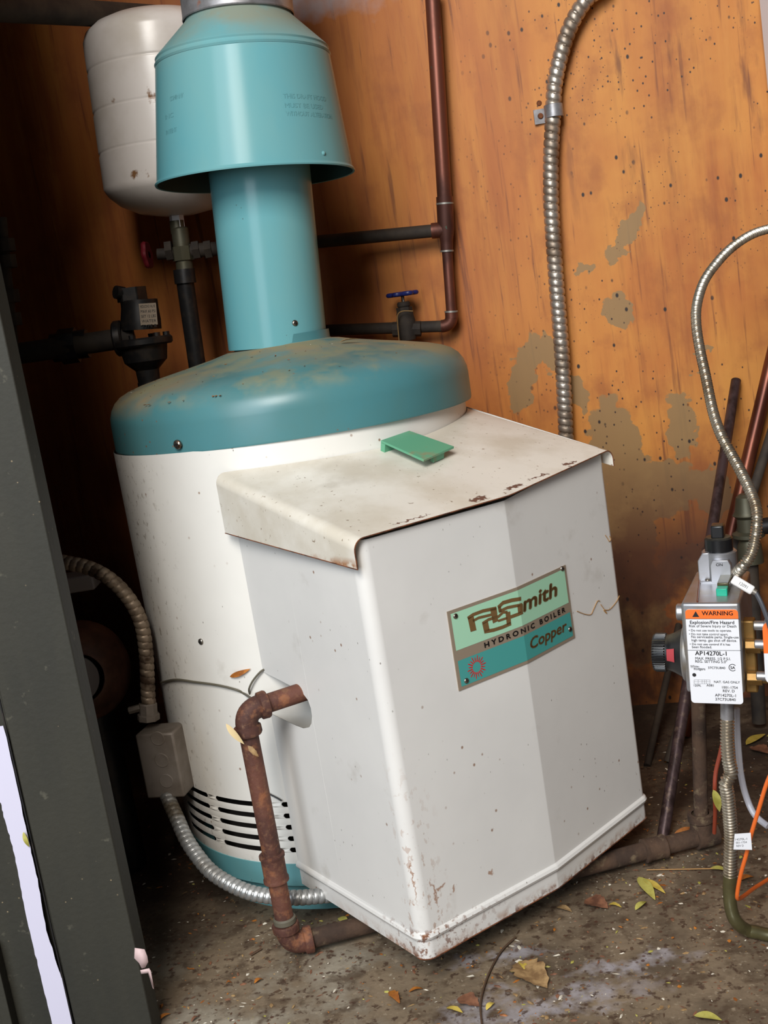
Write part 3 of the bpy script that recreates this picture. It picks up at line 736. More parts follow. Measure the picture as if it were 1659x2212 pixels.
# ------------------------------------------------------------------ iron pipes
def elbow_pts(a, c, b_, r, k=8):                       # rounded corner at c
    a, c, b_ = V(a), V(c), V(b_); d1 = (a-c).normalized(); d2 = (b_-c).normalized()
    s = c+d1*r; e = c+d2*r
    return [s.lerp(c, t/k).lerp(c.lerp(e, t/k), t/k) for t in range(k+1)]
ip = thing('iron_pipe', (-.225, 1.375, 0), 'rusty brown iron pipe rising from the floor and turning into the cover opening', 'pipe')
top = at(541, 1534, 1.385); bot = V((-.2145, 1.385, .0215)); top = V((-.2160, 1.385, top.z))
hole = onedge(A_, B_, .092, .333); inner = hole+V((.05, .05, 0))
hole = V((hole.x, hole.y, top.z+.003))
PR = .0125
b = MB(); b.tube(top+(hole-top).normalized()*.02, hole+(hole-top).normalized()*.05, PR); b.build('upper_nipple', M['rust_pipe'], ip)
b = MB(); b.tube(top-V((0, 0, .025)), bot+V((0, 0, .02)), PR); b.build('riser', M['rust_pipe'], ip)
def fit_elbow(c, a, b_, name, parent, m):
    b = MB(); pts = elbow_pts(a, c, b_, .021, 10); r = PR*1.18
    b.sweep(pts, r, 20)
    for q, d in ((pts[0], (V(a)-V(c)).normalized()), (pts[-1], (V(b_)-V(c)).normalized())):
        F = axframe(q-d*.002, d); b.lathe([(r*.98, 0), (PR*1.42, .002), (PR*1.46, .010), (PR*1.36, .0125), (PR*.9, .0125)], F, n=28)
    return b.build(name, m, parent)
fit_elbow(top, hole, bot, 'elbow', ip, M['rust_pipe'])
run = V((.373+.05, 1.4955+.012, .0205)); rdir = (V((.373, 1.497, .0205))-V((bot.x, bot.y, .0205))).normalized()
fit_elbow(bot, top, bot+rdir, 'elbow', ip, M['rust_pipe'])
def coupling(p, d, name, parent, m, L=.032, r=None):
    r = r or PR; b = MB(); F = axframe(V(p)-V(d).normalized()*L/2, d)
    b.lathe([(r, 0), (r*1.36, .0012), (r*1.36, .005), (r*1.25, .007), (r*1.25, L-.007), (r*1.36, L-.005), (r*1.36, L-.0012), (r, L)], F, n=28)
    return b.build(name, m, parent)
coupling(V((-.2155, 1.385, .133)), (0, 0, 1), 'coupling', ip, M['rust_pipe'], L=.040)
b = MB(); b.lathe([(PR*1.02, 0), (PR*1.2, .001), (PR*1.2, .007), (PR*1.02, .009)], axframe(bot+V((0, 0, .032)), (0, 0, 1)), n=24); b.build('sealant_ring', M['cable_grey'], ip)
b = MB(); b.tube(bot+rdir*.02, bot+rdir*.595, PR); b.build('floor_run', M['dull_pipe'], ip)
coupling(bot+rdir*.525, rdir, 'coupling', ip, M['dull_pipe'], L=.034)
te = bot+rdir*.60
b = MB(); b.sweep([te-rdir*.012, te, te+rdir*.02], PR*1.35, 24); b.lathe([(PR*1.3, 0), (PR*1.3, .022), (PR*1.45, .024), (PR*1.45, .034), (PR, .035)], axframe(te, (0, 0, 1)), n=24)
b.build('tee', M['dull_pipe'], ip)
b = MB(); b.tube(te+V((0, 0, .02)), te+V((.03, .02, .30)), .0100); b.build('back_riser', M['dull_pipe'], ip)

# ------------------------------------------------------------------ thin grey cable round the jacket
pts = [cyl(x, y, .274) for x, y in ((348, 1474), (380, 1468), (420, 1473), (470, 1480), (510, 1490), (530, 1500))]
pts = pts+[at(548, 1512, 1.42), at(556, 1516, 1.40)]
b = MB(); b.sweep(spline(pts, .004), .0016, 8)
pts = [at(540, 1500, 1.50), at(538, 1488, 1.49), at(548, 1468, 1.487), at(568, 1447, 1.485), at(580, 1452, 1.49)]
b.sweep(spline(pts, .004), .0014, 8)
tag(b.build('thin_cable', M['cable_grey']), 'thin grey cable running across the white jacket to the rusty elbow', 'cable')
pts = [cyl(x, y, .2735) for x, y in ((560, 1705), (575, 1712), (595, 1722), (612, 1732))]
b = MB(); b.sweep(spline(pts, .004), .0012, 8); tag(b.build('short_wire', M['black_iron']), 'short dark wire end on the jacket above the vent slots', 'wire')

# ------------------------------------------------------------------ left conduits and junction box
def conduit(name, pix, r, pitch, amp, m, label, strip=True, n=14, step=None, cat='conduit', group=None):
    P = spline([at(x, y, Y) for x, y, Y in pix], step or pitch/7)
    b = MB(); b.sweep(P, flex(r, pitch, amp, strip), n); o = b.build(name, m, origin=P[-1]); tag(o, label, cat, group); return o
conduit('flexible_conduit', [(96, 1212, 1.62), (125, 1213, 1.615), (157, 1218, 1.61), (193, 1227, 1.605), (229, 1245, 1.60), (261, 1272, 1.60), (288, 1308, 1.60), (306, 1349, 1.60), (315, 1403, 1.60), (318, 1457, 1.60), (321, 1520, 1.60)],
        .0098, .0105, .0013, M['conduit_old'], 'dark ribbed conduit arching from the green board down to the grey box')
jb = thing('junction_box', at(345, 1650, 1.58), 'grey steel junction box with three round knockouts beside the jacket', 'box')
p0 = at(294, 1586, 1.575); p1 = at(374, 1581, 1.560); p3 = at(318, 1726, 1.575)
xx = (p1-p0); yy = (p0-p3); zz = xx.cross(yy)
JM = frame(p3, xx, zz); JW = xx.length; JH = yy.length
b = MB(); b.box((0, 0, -.045), (JW*1.02, JH*.985, 0), JM); jbb = b.build('case', M['box_grey'], jb, bevel=.003)
for px, py in ((343, 1593), (352, 1640), (362, 1684)):
    q = JM.inverted() @ at(px, py, 1.57); b = MB(); F = JM @ Matrix.Translation((q.x, q.y, 0)); r = .0108
    b.lathe([(r, 0), (r, .0007), (r-.0009, .0011), (r-.0018, .0007), (.0001, .0007)], F, n=28); b.build('knockout', M['box_grey'], jb)
b = MB(); F = axframe(at(321, 1548, 1.60), at(318, 1500, 1.60)-at(321, 1548, 1.60)); b.lathe([(.0125, -.004), (.0165, -.004), (.0165, .004), (.0135, .005), (.0135, .020), (.0115, .022)], F, n=8, smooth=False); 
b.build('connector', M['box_grey'], jb)
b = MB(); F = axframe(at(290, 1532, 1.60), (1, 0, .1)); b.cylr(.0055, -.008, .016, F, n=6); b.build('clamp_screw', M['box_grey'], jb)
conduit('flexible_conduit', [(360, 1716, 1.575), (369, 1738, 1.56), (383, 1769, 1.54), (401, 1810, 1.515), (424, 1846, 1.495), (455, 1882, 1.475), (496, 1909, 1.46), (541, 1928, 1.45), (591, 1937, 1.445), (645, 1939, 1.44), (704, 1934, 1.445), (760, 1928, 1.46)],
        .0098, .0082, .0013, M['conduit_mixed'], 'ribbed metal conduit looping from the grey box around the boiler base', n=16)

# circulator pump behind the green board
pc = at(178, 1467, 1.66)
pump = thing('circulator_pump', (pc.x, pc.y, .02), 'brown bell-shaped pump motor with grey end plate, half hidden by the green board', 'pump')
F = axframe(pc+V((-.012, 0, 0)), (.25, -1, .1))
b = MB(); b.lathe([(.0001, -.13), (.060, -.128), (.078, -.10), (.080, -.06), (.072, -.03), (.055, -.010), (.043, -.001), (.0385, 0), (.0375, -.003)], F @ Matrix.Translation((0.006, 0, 0)), n=48); b.build('housing', M['motor_brown'], pump)
b = MB(); b.cylr(.0365, -.008, .001, F, n=40, bev=.001); b.build('end_plate', M['disc_grey'], pump)
b = MB(); b.cylr(.003, 0, .002, F @ Matrix.Translation((.017, -.011, 0)), n=12); b.build('port', M['black_iron'], pump)
b = MB(); q = at(166, 1255, 1.70); b.box((q.x-.03, q.y-.02, q.z-.014), (q.x+.03, q.y+.03, q.z+.010)); b.build('terminal_box', M['disc_grey'], pump, bevel=.003)
b = MB(); b.cylr(.03, 0, pc.z-.06, Matrix.Translation((pc.x-.012, pc.y+.075, 0))); b.build('stand_pipe', M['black_iron'], pump)

# ------------------------------------------------------------------ expansion tank and fittings on the left
TY = 2.03
def tz(y, x=200): return at(x, y, TY).z
tb = at(383, 470, TY); tdir = V((.052, 0, .998)).normalized(); 
TR = .1235
c0 = at(232, 430, TY); cen0 = V((c0.x+TR*.985, TY, c0.z))
TM = axframe(cen0, tdir)
z1 = (at(190, 112, TY).z-c0.z); zg = [at(x, y, TY).z-c0.z for x, y in ((218, 350), (205, 263), (194, 175))]
prof = [(.0001, -.046), (.03, -.045), (.07, -.037), (.100, -.022), (.117, -.006), (TR, .006)]
for g in zg: prof += [(TR, g-.004), (TR-.0016, g-.0015), (TR-.0016, g+.0015), (TR, g+.004)]
prof += [(TR, z1), (.118, z1+.014), (.104, z1+.026), (.080, z1+.036), (.04, z1+.042), (.0001, z1+.043)]
tank = thing('expansion_tank', cen0-tdir*.046, 'white ribbed expansion tank hanging behind the teal draft hood', 'tank')
b = MB(); b.lathe(prof, TM, n=80); b.build('shell', M['tank'], tank)
b = MB(); q = at(383, 484, TY); b.cylr(.0125, -.012, .014, axframe(q, tdir), n=6); b.build('hex_nipple', M['label_white'], tank)
b = MB(); b.box((-.05, 0, .0), (.05, wy(cen0.x)-cen0.y-.10, .012), Matrix.Translation((cen0.x, cen0.y+.11, cen0.z+.10))); b.build('wall_bracket', M['black_iron'], tank)
tv = thing('stop_valve', at(393, 545, TY), 'dark brass stop valve with a small red handle below the white tank', 'valve')
b = MB(); b.cylr(.015, -.045, .045, axframe(at(395, 548, TY), tdir), n=24, bev=.003); b.cylr(.019, -.012, .012, axframe(at(395, 548, TY), tdir), n=8); b.cylr(.0125, 0, .022, axframe(at(385, 505, TY), tdir), n=20); b.build('body', M['grey_brass'], tv)
b = MB(); b.tube(at(395, 546, TY), at(340, 549, TY), .0095); b.cylr(.018, -.006, .006, axframe(at(366, 542, TY), (1, 0, 0)), n=6); b.build('side_branch', M['dark_pipe'], tv)
b = MB(); b.tube(at(395, 543, TY), at(470, 537, TY), .012); b.cylr(.0165, -.006, .006, axframe(at(424, 540, TY), (1, 0, 0)), n=6); b.cylr(.0165, -.006, .006, axframe(at(450, 539, TY), (1, 0, 0)), n=6); b.build('side_branch', M['dark_pipe'], tv)
b = MB(); F = axframe(at(318, 551, TY), (1, -.1, 0)); b.lathe([(.006, -.004), (.022, -.004), (.024, 0), (.022, .004), (.006, .004)], F, n=32, rf=lambda a, z: 1+.07*math.cos(6*a)); b.build('handle', M['red_paint'], tv)
b = MB(); b.tube(at(397, 590, TY), at(432, 830, TY+.02), .0155); b.cylr(.019, -.012, .012, axframe(at(399, 597, TY), (.06, 0, 1)), n=20)
tag(b.build('drop_pipe', M['black_iron']), 'dark vertical pipe dropping from the stop valve behind the boiler lid', 'pipe')

GY = 1.95
pr = thing('pressure_valve', at(305, 735, GY), 'black pressure valve with a printed metal plate on the dim wall', 'valve')
b = MB(); b.sweep([at(306, 712, GY), at(304, 690, GY), at(302, 665, GY), at(300, 648, GY)], lambda L, a: .0335 if L < .035 else .031, 24); b.build('bonnet', M['black_iron'], pr)
b = MB(); F = axframe(at(285, 640, GY), (.03, 0, 1)); b.cylr(.026, -.008, .014, F, n=6); b.build('cap', M['black_iron'], pr, bevel=.002)
b = MB(); b.cylr(.011, 0, .016, axframe(at(268, 634, GY-.01), (-.6, -.5, .2)), n=12); b.build('cap_lug', M['black_iron'], pr)
F = axframe(at(308, 735, GY), (.03, 0, 1)); b = MB(); b.cylr(.050, -.010, .004, F, n=36, bev=.003); b.build('flange', M['black_iron'], pr)
for a in range(6):
    t = a*PI/3+.3; b = MB(); b.cylr(.006, .003, .010, F @ Matrix.Translation((.041*math.cos(t), .041*math.sin(t), 0)), n=6); b.build('bolt', M['black_iron'], pr, bevel=.001)
b = MB(); b.lathe([(.0001, -.075), (.018, -.075), (.020, -.05), (.036, -.035), (.040, -.010)], F, n=32); b.build('lower_body', M['black_iron'], pr)
b = MB(); b.cylr(.020, -.16, -.07, F, n=24); b.build('outlet', M['black_iron'], pr)
b = MB(); q0 = at(302, 656, GY-.036); q1 = at(339, 654, GY-.030); q3 = at(304, 703, GY-.036); PM_ = frame(q3, q1-q0, (q1-q0).cross(q0-q3)); pw = (q1-q0).length; ph = (q0-q3).length
b.box((0, 0, -.004), (pw, ph, 0), PM_); plo = b.build('rating_plate', M['bronze'], pr)
b = MB()
for i, s_ in enumerate(('REDUCING VALVE', 'MAX 60 PSI', 'SET 12 LBS', 'WATER', 'TYPE B')):
    put_text(b, s_, lambda x, y: PM_ @ V((x, y, .0004)), .002, pw-.002, ph-.008*(i+1)+.001, .0045)
b.build('plate_lettering', M['ink'], plo)
gp = thing('horizontal_pipe', at(200, 738, GY), 'dark horizontal pipe with a thick union joining the black pressure valve', 'pipe')
b = MB(); b.tube(at(290, 727, GY), at(40, 764, GY-.02), .0175); b.build('pipe', M['dark_pipe'], gp)
F = axframe(at(152, 728, GY), at(290, 722, GY)-at(150, 748, GY)); b = MB(); F = axframe(at(152, 747, GY), at(290, 727, GY)-at(152, 747, GY)); b.cylr(.030, -.016, .012, F, n=8); b.cylr(.024, -.03, .03, F, n=24); b.build('union', M['black_iron'], gp, bevel=.002)
b = MB(); F = axframe(at(258, 731, GY), at(290, 727, GY)-at(152, 747, GY)); b.cylr(.030, -.008, .008, F, n=28, bev=.003); b.build('collar', M['black_iron'], gp)
lp = thing('left_riser', at(14, 600, 1.9), 'dark vertical pipe with unions at the left edge of the picture', 'pipe')
b = MB(); b.tube(at(-2, 470, 1.9), at(25, 760, 1.9), .012); b.build('pipe', M['dark_pipe'], lp)
for y in (530, 565, 640, 690):
    b = MB(); b.cylr(.018, -.010, .010, axframe(at(4+.09*(y-470), y, 1.9), (.05, 0, 1)), n=8); b.build('union', M['dark_pipe'], lp, bevel=.002)
b = MB(); b.tube(at(-60, 14, 1.78), at(420, 42, 2.19), .020); tag(b.build('overhead_pipe', M['dark_pipe']), 'thick dark overhead pipe crossing above the white tank', 'pipe')

# ------------------------------------------------------------------ copper loop and gate valve on the wall
cl = thing('copper_loop', wall(975, 700, .045), 'brown copper riser with tee and elbow standing off the orange wall', 'pipe')
OFF = .045
T0, T1, T2, T3 = wall(933, -30, OFF), wall(961, 440, OFF), wall(965, 530, OFF), wall(977, 704, OFF)
b = MB(); b.tube(T0, T1, .0132); b.build('riser', M['copper'], cl)
b = MB(); b.tube(T2, T3-(T3-T2).normalized()*.012, .0095); b.build('lower_riser', M['copper'], cl)
d = (T2-T1).normalized(); b = MB(); b.sweep([T1-d*.012, T1+d*.02, T1+d*.045, T2-d*.008, T2, T2+d*.010], lambda L, a: .0152 if L < .062 else .0115, 24)
br = T1.lerp(T2, .62); bl = wall(690, 522, OFF+.02); e = (bl-br).normalized(); b.tube(br, br+e*.026, .0140); b.build('tee', M['copper'], cl)
b = MB(); b.tube(br+e*.01, bl+e*.15, .0115); b.build('upper_branch', M['dark_pipe'], cl)
L3 = wall(720, 713, OFF+.015); e2 = (L3-T3).normalized()
b = MB(); b.sweep(elbow_pts(T2, T3, L3, .020, 10), .0115, 22); b.tube(T3+(T2-T3).normalized()*.014, T3+(T2-T3).normalized()*.026, .0118); b.build('elbow', M['copper'], cl)
b = MB(); b.tube(T3+e2*.018, L3+e2*.16, .0105); b.build('lower_branch', M['dark_pipe'], cl)
for P_, dd, r in ((T1, d, .0158), (T2+d*.010, d, .0122), (T3+(T2-T3).normalized()*.026, d, .0124)):
    b = MB(); b.lathe([(r*.8, -.0015), (r, -.0015), (r, .0015), (r*.8, .0015)], axframe(P_, dd), n=24); b.build('solder_ring', M['solder'], cl)
gv0 = wall(879, 711, OFF+.012)
gt = thing('gate_valve', gv0, 'dark gate valve with a blue handwheel on the lower branch behind the boiler', 'valve')
F = axframe(gv0, (.02, 0, 1)); b = MB()
b.lathe([(.0001, -.022), (.014, -.020), (.0175, -.008), (.0175, .014), (.0155, .026), (.0155, .030)], F, n=28); b.tube(gv0-e2*.026, gv0+e2*.026, .0140, 8); b.build('body', M['dark_pipe'], gt)
b = MB(); b.cylr(.0150, .030, .040, F, n=6); b.cylr(.0120, .040, .050, F, n=16, bev=.002); b.build('bonnet', M['dark_pipe'], gt, bevel=.001)
b = MB(); b.cylr(.0030, .05, .068, F, n=10); b.build('stem', M['screw'], gt)
hw = MB(); HF = F @ Matrix.Translation((0, 0, .064))
ring = []
for i in range(61):
    a = 2*PI*i/60; r = .0225+.0035*math.cos(6*a); ring.append(V((r*math.cos(a), r*math.sin(a), 0)))
hw.sweep(ring, .0042, 10, M=HF)
for k in range(3): a = k*2*PI/3; hw.tube((0, 0, 0), (.0225*math.cos(a), .0225*math.sin(a), 0), .003, 8, M=HF)
hw.cylr(.006, -.003, .004, HF, n=14); hw.build('handwheel', M['blue_paint'], gt)
b = MB(); b.sweep(spline([wall(892, 672, .085), wall(870, 672, .09), wall(859, 680, .09), wall(859, 700, .09), wall(862, 737, .09), wall(862, 760, .09)], .003), .0011, 6)
tag(b.build('gold_wire', M['gold_wire']), 'thin gold wire hanging from the gate valve bonnet', 'wire')

# ------------------------------------------------------------------ big wall conduit with strap
WO = .032
P = spline([wall(x, y, WO) for x, y in ((1316, -40), (1290, -20), (1264, 2), (1232, 57), (1211, 121), (1198, 185), (1195, 246), (1192, 300), (1190, 357), (1191, 447), (1197, 542), (1202, 613), (1208, 689), (1214, 766), (1218, 842), (1222, 925), (1226, 1000), (1234, 1080), (1250, 1200), (1268, 1340), (1282, 1460), (1290, 1540))], .0018)
b = MB(); b.sweep(P, flex(.0128, .0132, .0016), 16); tag(b.build('flexible_conduit', M['conduit'], origin=P[-1]), 'shiny ribbed conduit curving down the orange wall to behind the white cover', 'conduit')
stp = thing('conduit_strap', wall(1196, 250, WO), 'steel strap clamping the shiny conduit to the orange wall', 'clamp')
F = axframe(wall(1196, 240, WO), (.02, 0, 1)); b = MB(); b.lathe([(.0158, -.011), (.0164, -.010), (.0164, .010), (.0158, .011)], F, n=32); b.build('band', M['galv'], stp, solid=-.001)
q = wall(1168, 251, .004); b = MB(); b.box((q.x-.012, q.y-.002, q.z-.013), (q.x+.014, q.y+.002, q.z+.012)); b.build('tab', M['galv'], stp)
b = MB(); b.cylr(.005, 0, .003, axframe(V((q.x-.001, q.y-.002, q.z)), (0, -1, 0)), n=14, bev=.001); b.build('nail', M['rust'], stp)
q = wall(1165, 223, 0); b = MB(); b.lathe([(.005, 0), (.004, .002), (.0001, .003)], axframe(q, (0, -1, 0)), n=14); tag(b.build('nail_head', M['rust']), 'rusty nail head in the orange wall just above the strap tab', 'nail')

# ------------------------------------------------------------------ leaning rods and pipes at the right
def rod(name, x0, y0, x1, y1, r, m, label, Yb=None, hollow=True):
    tp_ = wall(x0, y0, r+.004); bt = flo(x1, y1, .002); 
    if Yb: bt = at(x1, y1, Yb)
    bt.z = max(bt.z, r*.25)
    b = MB(); b.sweep([tp_, tp_.lerp(bt, .5), bt], r, 20)
    tag(b.build(name, m, origin=bt), label, 'pipe')
rod('steel_rod', 1590, 822, 1433, 1848, .0088, M['rod'], 'purplish brown steel pipe leaning on the orange wall behind the gas valve', 1.53)
rod('copper_pipe', 1676, 740, 1478, 1600, .0120, M['copper_bright'], 'reddish copper pipe leaning against the wall at the right edge', 1.90)
rod('dark_pipe', 1690, 860, 1448, 1680, .0085, M['dark_pipe'], 'dark narrow pipe leaning in shade behind the copper one', 1.80)
rod('thin_rod', 1466, 1350, 1400, 1672, .0060, M['dark_pipe'], 'thin dark stick leaning in the shade beside the white cover', 1.80)
gb = thing('hose_bib', at(1618, 1150, 1.9), 'grey green brass fitting behind the corrugated gas tube', 'fitting')
b = MB(); F = axframe(at(1622, 1215, 1.88), (.02, 0, 1)); b.lathe([(.022, 0), (.020, .03), (.016, .04), (.027, .046), (.027, .052), (.018, .056), (.0175, .078), (.024, .084), (.020, .09), (.016, .115), (.010, .120), (.0001, .120)], F, n=24); b.build('body', M['grey_brass'], gb)
b = MB(); b.tube(at(1630, 1140, 1.88), at(1680, 1132, 1.86), .014); b.build('outlet', M['black_iron'], gb)
b = MB(); b.tube(at(1622, 1212, 1.88), at(1640, 1560, 1.88), .012); b.build('stand_pipe', M['dark_pipe'], gb)

# ------------------------------------------------------------------ gas control valve with warning label
P1, P2, P3 = at(1472, 1312, 1.250), at(1608, 1312, 1.222), at(1494, 1519, 1.250)
gx = (P2-P1).normalized(); gz = gx.cross(P1-P3).normalized(); GM = frame(P1, gx, gz); GI = GM.inverted()
def G(px, py, off=0.0):                                # sight line met with the valve's face plane
    d = GI.to_3x3() @ raydir(px, py); o = GI @ CAM; t = (off-o.z)/d.z; q = o+d*t; return q.x, q.y
gas = thing('gas_valve', at(1545, 1500, 1.26), 'silver gas control valve with an orange and white warning label', 'valve')
x0, y0 = G(1470, 1303); x1, y1 = G(1609, 1500)
b = MB(); b.box((x0, y1, -.140), (x1, y0, 0), GM); b.build('body', M['zinc'], gas, bevel=.0035, seg=3)
lx0, ly0 = G(1480, 1316); lx1, ly1 = G(1606, 1521); lb = MB()
r = .004
def rr(x0, y0, x1, y1, r, corners=(1, 1, 1, 1)):
    out = []
    for (cx, cy, a0), c in zip(((x1-r, y1-r, 0), (x0+r, y1-r, 90), (x0+r, y0+r, 180), (x1-r, y0+r, 270)), corners):
        if c: out += [(cx+r*math.cos(math.radians(a0+k*15)), cy+r*math.sin(math.radians(a0+k*15))) for k in range(7)]
        else: out.append((cx+(r if a0 in (0, 270) else -r), cy+(r if a0 in (0, 90) else -r)))
    return out
lb.prism(rr(lx0, ly1, lx1, ly0, r), .0, .0008, GM, 0)
ky = G(1500, 1336)[1]
lb.prism(rr(lx0, ky, lx1, ly0, r, (1, 1, 0, 0)), .0008, .0010, GM, 1)
lab = lb.build('warning_label', [M['label_white'], M['label_orange']], gas)
def Lp(cx, cy): return G(1340+cx*.1923, 1200+cy*.1923)
ink = MB(); gm = lambda x, y: GM @ V((x, y, .0012))
for s_, c0, c1, cy, bold in (
    ('WARNING', 918, 1265, 668, .00012), ('Explosion/Fire Hazard', 785, 1280, 765, .00006), ('Risk of Severe Injury or Death', 775, 1305, 803, 0),
    ('\u2022 Do not use tools to operate.', 772, 1250, 850, 0), ('\u2022 Do not take control apart.', 775, 1212, 892, 0), ('No serviceable parts. Single-use', 800, 1330, 925, 0),
    ('high temp. gas shut off device.', 803, 1310, 963, 0), ('\u2022 Do not use control if it has', 783, 1235, 1005, 0), ('been flooded.', 808, 1030, 1037, 0),
    ('AP14270L-1', 843, 1195, 1118, .0001), ('MAX. PRESS. 1/2 P.S.I.', 845, 1240, 1168, 0), ('REG. SETTING 5.0"', 845, 1200, 1202, 0),
    ('White-', 788, 890, 1252, 0), ('Rodgers', 830, 955, 1283, 0), ('37C73U840', 988, 1180, 1270, 0), ('SA', 1240, 1290, 1270, .00008),
    ('1209L', 828, 910, 1467, 0), ('A081', 970, 1050, 1467, 0), ('NAT. GAS ONLY', 1055, 1345, 1430, 0), ('1001-1754', 1145, 1320, 1492, 0),
    ('REV. D', 1155, 1285, 1532, 0), ('AP14270L-1', 1065, 1300, 1582, 0), ('37C73U840', 1070, 1298, 1627, 0)):
    a = Lp(c0, cy); c = Lp(c1, cy)
    put_text(ink, s_, gm, a[0], c[0], (a[1]+c[1])/2, None, bold=bold+.00003)
def ip_(pts): ink.add([gm(*Lp(*p)) for p in pts], [tuple(range(len(pts)))])
ip_([(810, 687), (888, 687), (847, 622)][::-1]); 
def bar(x0_, y0_, x1_, y1_, wd=.0004):
    a, c = V(Lp(x0_, y0_)), V(Lp(x1_, y1_)); d = (c-a).normalized(); nn = V((-d.y, d.x))*wd/2
    ink.add([gm(*(a+nn)), gm(*(a-nn)), gm(*(c-nn)), gm(*(c+nn))], [(0, 1, 2, 3)])
bar(735, 709, 1360, 709); bar(757, 1060, 1358, 1063); bar(790, 1256, 955, 1268, .0002)
for yy_ in (1393, 1414, 1436): bar(830, yy_, 1008, yy_, .0002)
for xx_ in (830, 875, 920, 945, 965, 1008): bar(xx_, 1393, xx_, 1436, .0002)
cxy = V(Lp(832, 1337)); ink.add([gm(cxy.x+.0022*math.cos(k*PI/10), cxy.y+.0022*math.sin(k*PI/10)) for k in range(20)], [tuple(range(20))])
cxy = V(Lp(1262, 1255))
for k in range(5, 36):
    a, a2 = 2*PI*(k-1)/40, 2*PI*k/40
    ink.add([gm(cxy.x+rr_*math.cos(t), cxy.y+rr_*math.sin(t)) for rr_, t in ((.0036, a), (.0043, a), (.0043, a2), (.0036, a2))], [(0, 1, 2, 3)])
ink.build('printing', M['ink'], lab)
# regulator and dial, axis to the left
yc = G(1452, 1431)[1]; RF = GM @ Matrix.Translation((x0, yc, -.035)) @ Matrix.Rotation(-PI/2, 4, 'Y')
b = MB(); b.lathe([(.0335, -.010), (.0345, -.006), (.0345, .002), (.0325, .005), (.028, .006)], RF, n=56); b.disc(.030, .0055, RF, 0, 56); b.build('regulator_flange', M['zinc'], gas)
b = MB(); b.lathe([(.0300, .005), (.0235, .0165), (.0215, .022), (.0215, .026)], RF, n=48); b.build('regulator_dome', M['black_plastic'], gas)
b = MB(); b.lathe([(.0262, .0130), (.0240, .0168), (.0220, .0222)], RF, n=10, a0=-.12, a1=.50); b.build('temperature_sticker', M['red_sticker'], gas, solid=.0003)
b = MB(); nt_ = 44; prf = [(.0205, .024), (.0215, .0245), (.0232, .026), (.0232, .037), (.0215, .040)]
b.lathe(prf, RF, n=nt_*4, rf=lambda a, z: 1-(.055 if (z < .039 and z > .0255 and (a*nt_/(2*PI)) % 1 < .5) else 0)); b.disc(.0213, .040, RF, 0, nt_*4); b.build('dial', M['black_plastic'], gas)
yb = G(1460, 1333)[1]; RB = GM @ Matrix.Translation((x0, yb, -.02)) @ Matrix.Rotation(-PI/2, 4, 'Y'); b = MB(); b.cylr(.0098, -.004, .008, RB, n=28, bev=.0012); b.build('side_boss', M['zinc'], gas)
# top assembly
TOPY = y0
def tbx(mb, pxa, pya, pxb, pyb, zf, zb, mi=0):
    a = G(pxa, pya, zf); c = G(pxb, pyb, zf); mb.box((min(a[0], c[0]), min(a[1], c[1]), zb), (max(a[0], c[0]), max(a[1], c[1]), zf), GM, mi)
ZF = -.085
a = G(1512, 1250, ZF); c = G(1590, 1195, ZF)
b = MB(); cxm = (a[0]+c[0])/2; UF = GM @ Matrix.Translation((cxm, TOPY-.001, ZF-.021)) @ Matrix.Rotation(-PI/2, 4, 'X')
hgt = c[1]-TOPY
b.cylr(.0205, 0, hgt, UF, n=36, bev=.0015); b.build('switch_housing', M['zinc'], gas)
b = MB(); kb = G(1550, 1196, ZF)[1]-TOPY; kt = G(1550, 1166, ZF)[1]-TOPY; b.cylr(.0165, kb-.002, kt, UF, n=32, bev=.002); b.build('switch_collar', M['black_plastic'], gas)
b = MB(); kk = G(1550, 1139, ZF)[1]-TOPY; b.box((-.0075, -.010, kt-.001), (.0075, .010, kk), UF); kn = b.build('switch_knob', M['black_plastic'], gas, bevel=.002)
b = MB(); a = G(1536, 1250, ZF+.004); c = G(1578, 1210, ZF+.004); b.prism([(a[0], TOPY+.0), (c[0], TOPY+.0), (c[0], c[1]-.006), (c[0]-.003, c[1]), (a[0]+.003, c[1]), (a[0], c[1]-.006)], ZF-.01, ZF+.005, GM); onp = b.build('on_plate', M['zinc'], gas, bevel=.0008)
b = MB(); a = G(1547, 1223, ZF+.005); c = G(1561, 1223, ZF+.005); put_text(b, 'ON', lambda x, y: GM @ V((x, y, ZF+.0054)), a[0], c[0], a[1], .0036, bold=.00005); b.build('on_lettering', M['ink'], onp)
b = MB(); a = G(1508, 1240, ZF); c = G(1531, 1196, ZF); b.prism([(a[0], TOPY), (c[0], TOPY), (c[0], c[1]), (a[0]+.006, c[1]), (a[0], c[1]-.010)], ZF-.012, ZF-.003, GM); b.build('side_ear', M['zinc'], gas, bevel=.001)
b = MB(); b.box((G(1512, 1250, ZF)[0], TOPY-.001, -.125), (G(1598, 1250, ZF)[0], TOPY+.003, -.080), GM); b.build('mounting_foot', M['zinc'], gas, bevel=.001)
b = MB(); bx = G(1560, 1290, -.03)[0]; b.box((bx-.0066, TOPY-.0005, -.082), (bx+.0066, TOPY+.011, -.044), GM); b.build('igniter_window', M['olive_tube'], gas, bevel=.001)
b = MB(); b.box((bx-.0062, TOPY-.0005, -.042), (bx+.0062, TOPY+.0085, -.028), GM); b.build('green_button', M['green_plastic'], gas, bevel=.0008)
for px in (1528, 1594):
    sx = G(px, 1243, ZF)[0]; screw('top_screw', GM @ V((sx, TOPY+.003, -.086)), GM.to_3x3() @ V((0, 1, 0)), .0034, gas)
